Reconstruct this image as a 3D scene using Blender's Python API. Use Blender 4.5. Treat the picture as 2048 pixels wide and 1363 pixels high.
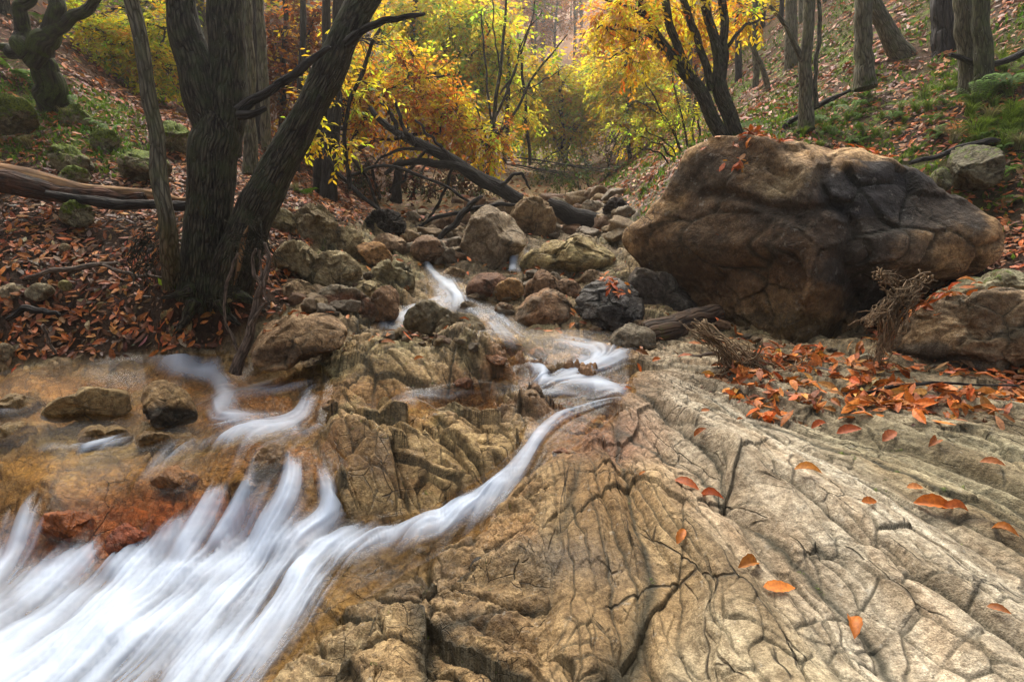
import bpy, bmesh, math, random
import numpy as np
random.seed(7); rng = np.random.default_rng(7)
for o in list(bpy.data.objects): bpy.data.objects.remove(o)
C = bpy.context.scene
# ------------------------------------------------------------------ camera, sky, sun, exposure
FPX, CX, CY, PITCH = 1138.0, 1024.0, 681.5, math.radians(10)
cam = bpy.data.objects.new('camera', bpy.data.cameras.new('camera'))
C.collection.objects.link(cam); C.camera = cam
cam.data.sensor_width = 36.0; cam.data.lens = 36.0*FPX/2048
cam.data.clip_start = 0.05; cam.data.clip_end = 1000
cam.location = (0, 0, 0); cam.rotation_euler = (math.radians(90)-PITCH, 0, 0)
SUN_EL, SUN_AZ = math.radians(56), math.radians(-14)      # azimuth from +Y (up the valley) towards +X
W = bpy.data.worlds.new('World'); C.world = W; W.use_nodes = True
nt = W.node_tree; nt.nodes.clear()
wo = nt.nodes.new('ShaderNodeOutputWorld'); bg = nt.nodes.new('ShaderNodeBackground')
sky = nt.nodes.new('ShaderNodeTexSky'); sky.sky_type = 'NISHITA'; sky.sun_disc = False
sky.sun_elevation = SUN_EL; sky.sun_rotation = SUN_AZ; sky.dust_density = 6.0; sky.air_density = 1.0; sky.ozone_density = 1.0
hs = nt.nodes.new('ShaderNodeHueSaturation'); hs.inputs['Saturation'].default_value = 0.5
nt.links.new(sky.outputs[0], hs.inputs['Color']); nt.links.new(hs.outputs[0], bg.inputs[0]); bg.inputs[1].default_value = 0.13
nt.links.new(bg.outputs[0], wo.inputs[0])
sl = bpy.data.lights.new('sun', 'SUN'); sl.energy = 4.2; sl.angle = math.radians(60); sl.color = (1.0, 0.94, 0.84)
sun = bpy.data.objects.new('sun', sl); C.collection.objects.link(sun); sun.location = (5, 20, 30)
sun.rotation_euler = (math.pi/2-SUN_EL, 0, math.pi-SUN_AZ)
C.view_settings.view_transform = 'Standard'; C.view_settings.look = 'None'; C.view_settings.gamma = 1.0
C.view_settings.exposure = 0.92
C.cycles.use_denoising = True
C.cycles.max_bounces = 6; C.cycles.diffuse_bounces = 3; C.cycles.glossy_bounces = 2; C.cycles.transmission_bounces = 3
C.cycles.transparent_max_bounces = 12; C.cycles.volume_bounces = 0
C.cycles.caustics_reflective = False; C.cycles.caustics_refractive = False
# ------------------------------------------------------------------ photo point -> world
cp, sp = math.cos(PITCH), math.sin(PITCH)
def ray(u, v):
    a = (u-CX)/FPX; b = (CY-v)/FPX
    return np.array((a, cp+b*sp, -sp+b*cp))
def at(u, v, Y):
    d = ray(u, v); return d*(Y/d[1])
def proj(P):
    P = np.asarray(P, float); x, y, z = P[..., 0], P[..., 1], P[..., 2]
    f = np.maximum(y*cp - z*sp, 1e-3); up = y*sp + z*cp
    return CX+FPX*x/f, CY-FPX*up/f
# ------------------------------------------------------------------ noise in numpy
def _h(ix, iy, iz, s):
    n = (ix.astype(np.int64)*374761393 + iy.astype(np.int64)*668265263 + iz.astype(np.int64)*2147483647 + s*974711) & 0xffffffff
    n = ((n ^ (n >> 13))*1274126177) & 0xffffffff
    n = ((n ^ (n >> 16))*2246822519) & 0xffffffff
    return ((n ^ (n >> 15)) & 0xffffff)/16777216.0
def n2(x, y, s=0):
    x0 = np.floor(x); y0 = np.floor(y); fx = x-x0; fy = y-y0
    z = np.zeros_like(x0); out = 0
    ux = fx*fx*fx*(fx*(fx*6-15)+10); uy = fy*fy*fy*(fy*(fy*6-15)+10)
    def g(i, j):
        a = _h(x0+i, y0+j, z, s)*6.2831853
        return np.cos(a)*(fx-i)+np.sin(a)*(fy-j)
    a = g(0, 0)*(1-ux)+g(1, 0)*ux; b = g(0, 1)*(1-ux)+g(1, 1)*ux
    return (a*(1-uy)+b*uy)*1.5
def fb2(x, y, o=4, s=0, gain=.5):
    t = 0; a = 1; m = 0
    for k in range(o):
        t = t+a*n2(x*2**k, y*2**k, s+k*17); m += a; a *= gain
    return t/m
def n3(x, y, z, s=0):
    x0 = np.floor(x); y0 = np.floor(y); z0 = np.floor(z); fx, fy, fz = x-x0, y-y0, z-z0
    ux, uy, uz = [f*f*(3-2*f) for f in (fx, fy, fz)]
    r = 0
    for i in (0, 1):
        for j in (0, 1):
            for k in (0, 1):
                w = (ux if i else 1-ux)*(uy if j else 1-uy)*(uz if k else 1-uz)
                r = r+w*_h(x0+i, y0+j, z0+k, s)
    return r*2-1
def fb3(P, f, o=4, s=0, gain=.5):
    t = 0; a = 1; m = 0
    for k in range(o):
        q = P*f*2**k+k*3.7; t = t+a*n3(q[:, 0], q[:, 1], q[:, 2], s+k*13); m += a; a *= gain
    return t/m
def vor2(x, y, s=0, jit=.9):
    x0 = np.floor(x); y0 = np.floor(y); z = np.zeros_like(x0)
    F1 = np.full(x.shape, 9.); F2 = np.full(x.shape, 9.); dx = np.zeros(x.shape); dy = np.zeros(x.shape); c = np.zeros(x.shape)
    for i in (-1, 0, 1):
        for j in (-1, 0, 1):
            ax = x0+i+.5+jit*(_h(x0+i, y0+j, z, s)-.5)-x; ay = y0+j+.5+jit*(_h(x0+i, y0+j, z, s+5)-.5)-y
            d = np.sqrt(ax*ax+ay*ay); n = d < F1
            F2 = np.where(n, F1, np.minimum(F2, d)); F1 = np.where(n, d, F1)
            dx = np.where(n, ax, dx); dy = np.where(n, ay, dy); c = np.where(n, _h(x0+i, y0+j, z, s+9), c)
    return F1, F2, dx, dy, c
def vor3(P, s=0):
    x0 = np.floor(P); F1 = np.full(len(P), 9.); F2 = np.full(len(P), 9.); D = np.zeros_like(P); c = np.zeros(len(P))
    for i in (-1, 0, 1):
        for j in (-1, 0, 1):
            for k in (-1, 0, 1):
                a, b, d = x0[:, 0]+i, x0[:, 1]+j, x0[:, 2]+k
                q = np.stack([a+_h(a, b, d, s), b+_h(a, b, d, s+3), d+_h(a, b, d, s+7)], 1)-P
                r = np.sqrt((q*q).sum(1)); n = r < F1
                F2 = np.where(n, F1, np.minimum(F2, r)); F1 = np.where(n, r, F1)
                D = np.where(n[:, None], q, D); c = np.where(n, _h(a, b, d, s+11), c)
    return F1, F2, D, c
def sstep(a, b, x):
    t = np.clip((x-a)/(b-a), 0, 1); return t*t*(3-2*t)
# ------------------------------------------------------------------ mesh + object helpers
def mesh_np(name, V, F, attrs=None, smooth=True):
    m = bpy.data.meshes.new(name); V = np.asarray(V, np.float32); F = np.asarray(F, np.int32); k = F.shape[1]
    m.vertices.add(len(V)); m.vertices.foreach_set('co', V.ravel())
    m.loops.add(F.size); m.loops.foreach_set('vertex_index', F.ravel())
    m.polygons.add(len(F)); m.polygons.foreach_set('loop_start', np.arange(0, F.size, k, dtype=np.int32))
    m.update(calc_edges=True)
    m.polygons.foreach_set('use_smooth', np.full(len(F), smooth)); m.validate()
    for n, a in (attrs or {}).items():
        a = np.asarray(a, np.float32)
        if a.ndim == 1: m.attributes.new(n, 'FLOAT', 'POINT').data.foreach_set('value', a)
        else:
            if n == 'bark': m.attributes.new(n, 'FLOAT_VECTOR', 'POINT').data.foreach_set('vector', a.ravel())
            else:
                m.attributes.new(n, 'FLOAT_COLOR', 'POINT').data.foreach_set('color', np.c_[a, np.ones(len(a), np.float32)].ravel())
    return m
def tag(o, label=None, cat=None, group=None, kind=None):
    for k, v in (('label', label), ('category', cat), ('group', group), ('kind', kind)):
        if v: o[k] = v
    return o
def link(name, mesh, mat=None, parent=None, loc=(0, 0, 0)):
    if mesh is not None and mat is not None and not mesh.materials: mesh.materials.append(mat)
    o = bpy.data.objects.new(name, mesh); C.collection.objects.link(o); o.location = [float(q) for q in loc]
    if parent: o.parent = parent
    return o
class Acc:                                   # collects pieces (verts, faces, attributes) of ONE object
    def __init__(s): s.V = []; s.F = []; s.A = {}; s.n = 0
    def add(s, V, F, **A):
        s.V.append(V); s.F.append(F+s.n); s.n += len(V)
        for k, a in A.items(): s.A.setdefault(k, []).append(a)
    def build(s, name, mat, parent=None, origin=(0, 0, 0), smooth=True):
        V = np.concatenate(s.V)-np.asarray(origin); F = np.concatenate(s.F)
        m = mesh_np(name, V, F, {k: np.concatenate(a) for k, a in s.A.items()}, smooth)
        return link(name, m, mat, parent, (0, 0, 0) if parent else origin)
def spline(P, R, n):
    P = np.asarray(P, float); R = np.asarray(R, float); k = len(P)
    if k == 2: P = np.array([P[0], P.mean(0), P[1]]); R = np.array([R[0], R.mean(), R[1]]); k = 3
    Q = np.c_[P, R]; Q = np.vstack([2*Q[0]-Q[1], Q, 2*Q[-1]-Q[-2]])
    t = np.linspace(0, k-1-1e-6, n); i = t.astype(int); f = (t-i)[:, None]
    a, b, c, d = Q[i], Q[i+1], Q[i+2], Q[i+3]
    q = .5*(2*b+(c-a)*f+(2*a-5*b+4*c-d)*f*f+(3*b-a-3*c+d)*f**3)
    return q[:, :3], np.maximum(q[:, 3], 1e-4)
def tube(P, R, n=24, sides=8, bark=0.0, seed=0, wob=0.0, flare=0.0):
    P, R = spline(P, R, n)
    if wob: P = P+wob*np.stack([n2(np.linspace(0, 5, n)+seed, np.full(n, k*9.1), seed+k) for k in range(3)], 1)
    T = np.gradient(P, axis=0); T /= np.linalg.norm(T, axis=1)[:, None]+1e-9
    ref = np.array((0., 1, 0)) if abs(T[:, 1]).mean() < .8 else np.array((1., 0, 0))
    A = np.cross(T, ref); A /= np.linalg.norm(A, axis=1)[:, None]; B = np.cross(T, A)
    a = np.linspace(0, 2*np.pi, sides, endpoint=False)
    L = np.r_[0, np.cumsum(np.linalg.norm(np.diff(P, axis=0), axis=1))]
    aa, ll = np.meshgrid(a, L); rr = np.repeat(R[:, None], sides, 1)
    ca, sa = np.cos(aa), np.sin(aa)
    if flare: rr = rr*(1+flare*np.exp(-ll/(R[0]*2.2))*(1+.55*np.cos(aa*5+seed)))
    if bark:
        q = np.stack([ca*R.mean(), sa*R.mean(), ll*.22], -1).reshape(-1, 3)
        g = np.abs(n3(*(q*34).T, seed))*.55+np.abs(n3(*(q*70).T, seed+3))*.25; big = fb3(q*[1, 1, 3], 5, 2, seed+9)
        rr = rr+(bark*(g-.4)).reshape(rr.shape)+(big*bark*2.2).reshape(rr.shape)
    V = P[:, None]+A[:, None]*(ca*rr)[..., None]+B[:, None]*(sa*rr)[..., None]
    idx = np.arange(n*sides).reshape(n, sides); nx = np.roll(idx, -1, 1)
    F = np.stack([idx[:-1], nx[:-1], nx[1:], idx[1:]], -1).reshape(-1, 4)
    V = V.reshape(-1, 3); bk = np.stack([ca*rr, sa*rr, ll], -1).reshape(-1, 3)
    V = np.vstack([V, P[0]-T[0]*R[0]*.15, P[-1]+T[-1]*R[-1]*.4]); bk = np.vstack([bk, [0, 0, 0], [0, 0, L[-1]]])
    k = n*sides
    c0 = np.stack([idx[0], np.full(sides, k), np.full(sides, k), nx[0]], -1)
    j = np.arange(0, sides, 2)
    c0 = np.stack([np.full(len(j), k), nx[0][(j+1) % sides], nx[0][j], idx[0][j]], -1)
    c1 = np.stack([np.full(len(j), k+1), idx[-1][j], nx[-1][j], nx[-1][(j+1) % sides]], -1)
    return V, np.vstack([F, c0, c1]), bk, P
# ------------------------------------------------------------------ materials
def mat(name):
    m = bpy.data.materials.new(name); m.use_nodes = True; t = m.node_tree; t.nodes.clear()
    o = t.nodes.new('ShaderNodeOutputMaterial')
    class N:
        def __call__(s, ty, **kw):
            n = t.nodes.new(ty)
            for k, v in kw.items(): setattr(n, k, v)
            return n
        def l(s, a, b): t.links.new(a, b)
        def noise(s, co, sc, det=4, rough=.55, dist=0):
            n = t.nodes.new('ShaderNodeTexNoise'); n.inputs['Scale'].default_value = sc; n.inputs['Detail'].default_value = det
            n.inputs['Roughness'].default_value = rough; n.inputs['Distortion'].default_value = dist
            if co is not None: t.links.new(co, n.inputs['Vector'])
            return n.outputs['Fac']
        def mr(s, x, a, b, c=0., d=1.):
            n = t.nodes.new('ShaderNodeMapRange'); n.inputs[1].default_value = a; n.inputs[2].default_value = b
            n.inputs[3].default_value = c; n.inputs[4].default_value = d; t.links.new(x, n.inputs[0]); return n.outputs[0]
        def ma(s, op, a, b=None):
            n = t.nodes.new('ShaderNodeMath'); n.operation = op
            for i, x in enumerate((a, b)):
                if x is None: continue
                if isinstance(x, (int, float)): n.inputs[i].default_value = x
                else: t.links.new(x, n.inputs[i])
            return n.outputs[0]
        def mix(s, f, a, b, mode='MIX'):
            n = t.nodes.new('ShaderNodeMix'); n.data_type = 'RGBA'; n.blend_type = mode
            for i, x in ((0, f), (6, a), (7, b)):
                if isinstance(x, (int, float)): n.inputs[i].default_value = x
                elif isinstance(x, tuple): n.inputs[i].default_value = (*x, 1) if len(x) == 3 else x
                else: t.links.new(x, n.inputs[i])
            return n.outputs[2]
        def attr(s, nm, out='Fac'):
            n = t.nodes.new('ShaderNodeAttribute'); n.attribute_name = nm; return n.outputs[out]
        def co(s): return t.nodes.new('ShaderNodeTexCoord').outputs['Object']
        def scale(s, v, xyz):
            n = t.nodes.new('ShaderNodeVectorMath'); n.operation = 'MULTIPLY'; t.links.new(v, n.inputs[0]); n.inputs[1].default_value = xyz
            return n.outputs[0]
        def warp(s, v, sc, amt):
            n = t.nodes.new('ShaderNodeTexNoise'); n.inputs['Scale'].default_value = sc; n.inputs['Detail'].default_value = 3; t.links.new(v, n.inputs['Vector'])
            k = t.nodes.new('ShaderNodeVectorMath'); k.operation = 'MULTIPLY_ADD'; t.links.new(n.outputs['Color'], k.inputs[0])
            k.inputs[1].default_value = (amt,)*3; t.links.new(v, k.inputs[2]); return k.outputs[0]
        def vor(s, v, sc, feat='DISTANCE_TO_EDGE'):
            n = t.nodes.new('ShaderNodeTexVoronoi'); n.feature = feat; n.inputs['Scale'].default_value = sc; t.links.new(v, n.inputs['Vector'])
            return n.outputs['Distance']
        def bump(s, h, dist, st=1.0, nrm=None):
            n = t.nodes.new('ShaderNodeBump'); n.inputs['Distance'].default_value = dist; n.inputs['Strength'].default_value = st
            t.links.new(h, n.inputs['Height'])
            if nrm is not None: t.links.new(nrm, n.inputs['Normal'])
            return n.outputs[0]
    n = N(); n.out = o.inputs[0]; n.vol = o.inputs[1]
    return m, n
def bsdf(n, col, rough, nrm=None, spec=.5):
    b = n('ShaderNodeBsdfPrincipled')
    for k, v in (('Base Color', col), ('Roughness', rough), ('Specular IOR Level', spec)):
        if isinstance(v, (int, float)): b.inputs[k].default_value = v
        elif isinstance(v, tuple): b.inputs[k].default_value = (*v, 1)
        else: n.l(v, b.inputs[k])
    if nrm is not None: n.l(nrm, b.inputs['Normal'])
    n.l(b.outputs[0], n.out); return b
def rock_material(name, crack=6.0, crackw=.018, crackamt=.75, bumpd=.012, tex=1.0, streak=None, moss=True):
    m, n = mat(name); co = n.co(); base = n.attr('Col', 'Color')
    cs = n.attr('fl', 'Vector') if streak else co
    v1 = n.noise(cs, 2.2*tex, 6, .62, .6); v2 = n.noise(cs, 11*tex, 6, .65, .3); v3 = n.noise(co, 170*tex, 3, .7); v4 = n.noise(co, 45*tex, 4, .7); v5 = n.noise(co, 30*tex, 5, .72)
    c = n.mix(n.mr(v1, .35, .68), n.mix(1.0, base, (.60, .53, .45), 'MULTIPLY'), n.mix(1.0, base, (1.3, 1.28, 1.24), 'MULTIPLY'))
    c = n.mix(n.mr(v2, .38, .66, 0, 1), n.mix(1.0, c, (.62, .56, .48), 'MULTIPLY'), n.mix(1.0, c, (1.16, 1.15, 1.12), 'MULTIPLY'))
    c = n.mix(n.mr(v3, .36, .64, .0, 1.), n.mix(1.0, c, (.66, .65, .62), 'MULTIPLY'), n.mix(1.0, c, (1.2, 1.2, 1.2), 'MULTIPLY'))
    c = n.mix(n.mr(v5, .40, .60), n.mix(1.0, c, (.62, .58, .53), 'MULTIPLY'), n.mix(1.0, c, (1.22, 1.2, 1.16), 'MULTIPLY'))
    fl_ = n.mr(n.noise(co, 19*tex, 5, .8), .60, .66); c = n.mix(n.ma('MULTIPLY', fl_, .35), c, (.45, .43, .36))
    rust = n.mr(n.noise(cs, 1.3*tex, 5, .6, 1.2), .56, .72); c = n.mix(n.ma('MULTIPLY', rust, .45), c, n.mix(1.0, c, (1.15, .78, .45), 'MULTIPLY'))
    w = n.warp(cs, 3*tex, (.05 if streak else .22)/tex); e1 = n.vor(w, crack); e2 = n.vor(n.warp(cs, 9*tex, .03/tex), crack*2.7)
    msk = n.mr(n.noise(co, 2.7*tex, 3), .46, .62); msk2 = n.mr(n.noise(co, 5.1*tex, 3), .52, .66)
    k1 = n.ma('MULTIPLY', n.mr(e1, 0, crackw, 1, 0), msk); k2 = n.ma('MULTIPLY', n.mr(e2, 0, crackw*2.0, .8, 0), msk2)
    if not streak:
        vn = n.noise(n.scale(co, (1, 1, 1.5)), crack*.62, 5, .55, 1.4); k1 = n.ma('MULTIPLY', n.mr(n.ma('ABSOLUTE', n.ma('SUBTRACT', vn, .5)), 0, crackw*.75, 1, 0), msk)
    k = n.ma('MAXIMUM', k1, k2)
    pit = n.mr(n.noise(co, 26*tex, 4, .75), .62, .72)
    c = n.mix(n.ma('MULTIPLY', k, crackamt), c, (.018, .016, .010)); c = n.mix(n.ma('MULTIPLY', pit, .5), c, n.mix(1.0, c, (.38, .36, .3), 'MULTIPLY'))
    ck = n.attr('crack'); c = n.mix(n.ma('MULTIPLY', ck, .88), c, (.020, .020, .010))
    rough = .85
    if moss:
        ms = n.attr('moss'); mn = n.noise(co, 14*tex, 5, .7)
        mf = n.mr(n.ma('ADD', ms, n.ma('MULTIPLY', n.ma('SUBTRACT', mn, .5), 1.6)), .38, .56)
        mc = n.mix(n.mr(n.noise(co, 60*tex, 3), .35, .65), (.07, .115, .012), (.25, .32, .03))
        c = n.mix(mf, c, mc)
    wet = n.attr('wet'); c = n.mix(n.ma('MULTIPLY', wet, .55), c, n.mix(1.0, c, (.52, .46, .40), 'MULTIPLY'))
    rough = n.mr(n.ma('ADD', wet, n.ma('MULTIPLY', n.ma('SUBTRACT', v2, .5), .3)), 0, 1, .82, .18)
    h = n.ma('ADD', n.ma('ADD', n.ma('MULTIPLY', v2, 1.3), n.ma('MULTIPLY', v4, .5)), n.ma('ADD', n.ma('MULTIPLY', v3, .12), n.ma('MULTIPLY', k, -.7)))
    if moss: h = n.ma('ADD', h, n.ma('MULTIPLY', mf, n.noise(co, 130*tex, 3)))
    bsdf(n, c, rough, n.bump(h, bumpd*2.4, 1.0), .4)
    return m
def bark_material(name, c1, c2, c3, ridge=36., mossamt=.0, rough=.85, bd=.012, lichen=.3, moss_h=0.5):
    m, n = mat(name); bk = n.attr('bark', 'Vector'); s = n.scale(bk, (1, 1, .16))
    w = n.warp(s, 14, .018); r = n.noise(w, ridge, 5, .6); e = n.vor(w, ridge*.8); pl = n.noise(bk, 6, 4)
    c = n.mix(n.mr(r, .40, .60), c1, c2); c = n.mix(n.mr(e, 0, .2, .95, 0), c, n.mix(1.0, c, (.2, .18, .16), 'MULTIPLY'))
    c = n.mix(n.mr(pl, .45, .7, 0, .7), c, c3)
    li = n.mr(n.noise(bk, 42, 3, .6), .66, .71, 0, lichen); c = n.mix(li, c, (.26, .27, .21))
    if mossamt:
        z = n('ShaderNodeSeparateXYZ'); n.l(bk, z.inputs[0])
        mm = n.ma('ADD', n.noise(bk, 5, 5, .7), n.mr(z.outputs[2], 0, moss_h, .13*mossamt, -.08))
        f = n.mr(mm, .60, .72, 0, .85); c = n.mix(f, c, n.mix(n.mr(n.noise(bk, 80, 2), .3, .7), (.022, .036, .006), (.07, .10, .012)))
    bsdf(n, c, rough, n.bump(n.ma('ADD', n.ma('MULTIPLY', r, .8), n.mr(e, 0, .22)), bd), .35)
    return m
def leaf_material(name, trans=.45, rough=.5, vein=False, spec=.35):
    m, n = mat(name); c = n.attr('Col', 'Color'); co = n.co()
    c = n.mix(n.mr(n.noise(co, 60, 3), .35, .65), n.mix(1.0, c, (.66, .6, .55), 'MULTIPLY'), n.mix(1.0, c, (1.12, 1.1, 1.05), 'MULTIPLY'))
    b = n('ShaderNodeBsdfPrincipled'); n.l(c, b.inputs['Base Color']); b.inputs['Roughness'].default_value = rough; b.inputs['Specular IOR Level'].default_value = spec
    t = n('ShaderNodeBsdfTranslucent'); n.l(n.mix(1.0, c, (1.15, 1.1, .8), 'MULTIPLY'), t.inputs[0])
    x = n('ShaderNodeMixShader'); x.inputs[0].default_value = trans; n.l(b.outputs[0], x.inputs[1]); n.l(t.outputs[0], x.inputs[2]); n.l(x.outputs[0], n.out)
    return m
# ------------------------------------------------------------------ TERRAIN: one height function through surveyed points
# each point: (photo x, photo y, distance north Y); its height follows from the sight line
CTRL = [
 # lower torrent bed, bottom left
 (-200,1363,2.02),(0,1363,2.07),(250,1363,2.05),(480,1363,1.98),(0,1250,2.40),(250,1250,2.36),(450,1220,2.42),(560,1180,2.5),(100,1160,2.72),(300,1130,2.80),(500,1100,2.84),(660,1080,2.84),(780,1080,2.80),
 # ledge face and middle pool (left)
 (0,1090,2.88),(180,1090,2.92),(100,1020,3.02),(300,1040,3.0),(350,985,3.14),(500,990,3.02),(620,985,3.05),(20,950,3.35),(200,950,3.33),(450,930,3.28),(600,925,3.25),(680,935,3.22),
 (0,900,3.60),(200,900,3.60),(400,890,3.65),(550,870,3.75),(-300,900,3.55),(-300,1100,2.8),
 # step above the middle pool
 (0,850,3.95),(200,850,3.98),(400,835,4.05),(560,850,3.9),(480,790,4.35),(600,800,4.3),(620,850,3.95),
 (0,790,4.45),(150,790,4.5),(0,750,5.0),(200,750,4.98),(350,735,5.1),(450,730,5.15),(560,745,5.0),(500,710,5.4),(-300,780,4.6),(-300,740,5.0),
 # left bank
 (0,700,5.3),(150,690,5.35),(300,690,5.4),(420,690,5.4),(0,620,5.45),(200,620,5.5),(350,620,5.45),(0,540,5.75),(200,540,5.85),(350,540,5.6),(460,600,5.5),(420,560,5.7),(0,480,6.2),(200,480,6.3),(320,480,6.3),
 (0,400,7.0),(200,420,7.0),(0,340,7.6),(200,340,8.0),(0,250,8.6),(150,240,9.0),(330,300,9.2),(0,130,9.8),(150,130,11.5),(0,0,12),(-400,600,4.8),(-400,400,5.8),(-400,200,7.0),(-400,0,8.5),
 (300,200,13),(300,100,18),(200,0,20),(420,380,8.0),(520,430,7.8),(520,330,10.5),(560,520,6.6),(560,590,6.0),(520,640,5.6),(620,640,5.6),(650,560,6.5),(620,480,7.4),(640,420,8.6),(700,440,9.0),(600,380,10.5),(500,250,14),(600,300,14),
 (700,500,7.8),(720,560,6.9),(700,380,14),(800,400,15),(820,440,12),(600,150,22),(500,60,28),(760,300,19),(750,150,28),(700,0,40),
 # creek bed
 (700,650,5.55),(780,650,6.1),(850,560,7.6),(850,530,8.1),(880,590,7.1),(920,610,6.8),(980,640,6.35),(1000,665,6.0),(900,680,5.75),(800,680,5.4),(780,600,6.6),(780,530,7.8),(830,480,9.4),(900,450,10.5),(960,500,8.8),(1040,540,8.0),(1040,500,8.9),(1100,560,7.5),(1100,480,9.7),
 (1180,640,6.2),(1180,560,7.3),(1250,660,5.9),(1300,600,6.6),(1200,470,9.9),(1150,430,12.5),(1250,430,11.5),(1000,430,12),(900,400,15),(1050,390,18),(1150,385,19),(1000,350,22),(1120,300,30),(900,300,26),
 # middle bedrock
 (640,690,5.2),(740,670,5.0),(850,690,5.0),(700,720,4.65),(790,710,4.5),(900,705,4.45),(960,740,4.35),(700,790,4.25),(650,740,4.7),(640,800,4.25),(760,815,4.12),(850,790,4.2),(900,790,4.25),(960,790,4.25),
 (1050,700,5.0),(1050,745,4.55),(1050,790,4.2),(1130,690,5.3),(1200,700,5.1),(1250,720,4.85),(1150,750,4.5),(1250,770,4.2),(1200,800,3.95),(1120,830,3.72),(1060,860,3.45),
 # ribbed hump between the streams
 (690,860,3.52),(740,840,3.55),(830,815,3.55),(900,830,3.55),(980,850,3.5),(1000,900,3.22),(850,870,3.38),(720,900,3.28),(680,950,3.12),(760,970,3.0),(850,985,2.98),(930,970,3.02),(860,930,3.18),
 # narrow chute
 (1080,880,3.38),(1050,930,3.16),(1010,970,3.05),(950,1020,2.93),(880,1050,2.86),(800,1040,2.9),(720,1030,2.95),
 # tan block and foreground slab
 (1110,925,3.02),(1200,900,3.1),(1050,980,2.84),(980,1040,2.68),(930,1090,2.55),(1150,1000,2.55),(1280,950,2.72),(1250,1050,2.30),(1100,1100,2.24),(950,1140,2.36),(830,1100,2.62),(700,1150,2.5),(850,1150,2.4),
 (1000,1180,2.12),(1150,1200,1.98),(850,1220,2.12),(700,1220,2.28),(640,1300,2.08),(800,1320,1.84),(1000,1320,1.69),(1200,1320,1.60),(1200,1363,1.52),(950,1363,1.62),(700,1363,1.90),(1400,1363,1.5),(1700,1363,1.46),(2048,1363,1.46),(2400,1363,1.45),(2400,1000,2.4),
 (1350,1150,2.02),(1500,1100,2.08),(1500,1200,1.84),(1700,1200,1.80),(1900,1200,1.8),(2048,1200,1.8),(1400,1000,2.45),(1600,1000,2.36),(1800,1000,2.36),(2048,1050,2.2),(1400,900,2.92),(1600,900,2.85),(1800,900,2.82),(2048,930,2.7),
 (1300,850,3.35),(1450,830,3.42),(1650,840,3.3),(1850,830,3.3),(2048,850,3.15),(1320,780,4.0),(1450,760,4.15),(1600,780,3.85),(1800,790,3.7),(2048,800,3.5),(1350,710,4.9),(1450,700,5.0),(1600,720,4.6),(1750,720,4.55),(1900,750,4.1),
 (1400,660,5.7),(1550,690,5.3),(1750,690,5.0),(1900,700,4.8),(2048,700,4.5),(2400,700,4.0),
 # right slope
 (2048,580,5.3),(1950,560,5.8),(1800,560,6.6),(1600,560,7.2),(1400,560,7.2),(2048,460,6.1),(2048,350,6.9),(1950,400,6.9),(2048,200,8.0),(2048,100,8.9),(2048,0,10),(2400,300,5.6),(2400,100,7),(2400,0,8),(2500,500,4.6),
 (1900,300,7.6),(1800,300,8.2),(1650,290,8.9),(1550,285,9.4),(1460,285,9.6),(1350,330,9.9),(1290,400,9.9),(1250,440,9.8),(1900,200,8.8),(1750,220,9.6),(1620,250,10),(1530,210,12.5),(1400,290,13.5),(1330,300,15),(1300,340,13),(1900,100,10.5),(1750,120,11.5),(1620,120,14),(1900,0,12),(1750,0,14.5),(1600,0,19),(1480,100,22),(1500,0,30),
 (1250,350,15),(1200,370,18),(1240,300,24),(1350,200,28),(1350,50,40),(1250,150,40),(1200,250,34),
 # far woods
 (1100,150,52),(1000,200,42),(900,150,45),(900,0,65),(1060,18,95),(1250,0,70),(1150,0,100),(1000,-30,110),(300,-150,50),(600,-150,60),(1700,-150,35),(2048,-150,18),(0,-150,22),
 (1060,60,80),
]
CT = np.array([at(*c) for c in CTRL])
TH = np.arctan2(CT[:, 0], CT[:, 1]); RR = np.hypot(CT[:, 0], CT[:, 1]); LR = np.log(RR); SS = CT[:, 2]/RR
KT = 2.0
def _phi(d2): return .5*d2*np.log(d2+1e-9)
Q = np.c_[TH*KT, LR]; D2 = ((Q[:, None]-Q[None])**2).sum(-1); nq = len(Q)
A_ = np.zeros((nq+3, nq+3)); A_[:nq, :nq] = _phi(D2)+np.eye(nq)*2e-4; A_[:nq, nq:] = np.c_[np.ones(nq), Q]; A_[nq:, :nq] = A_[:nq, nq:].T
WQ = np.linalg.solve(A_, np.r_[SS, 0, 0, 0])
def base_s(th, lr):
    q = np.stack([np.ravel(th)*KT, np.ravel(lr)], 1); out = np.empty(len(q))
    for i in range(0, len(q), 60000):
        p = q[i:i+60000]; d = (p[:, :1]-Q[:, 0])**2+(p[:, 1:]-Q[:, 1])**2
        out[i:i+60000] = _phi(d)@WQ[:nq]+WQ[nq]+p@WQ[nq+1:]
    return out.reshape(np.shape(th))
dens = np.r_[np.linspace(-80, -47, 60, endpoint=False), np.linspace(-47, 47, 1150), np.linspace(47, 80, 61)[1:]]
TG = np.radians(dens)
LG = np.r_[np.arange(math.log(.7), math.log(1.35), .012), np.arange(math.log(1.35), math.log(4.6), .0026), np.arange(math.log(4.6), math.log(13), .005), np.arange(math.log(13), math.log(135), .014)]
NR, NC = len(LG), len(TG)
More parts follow.
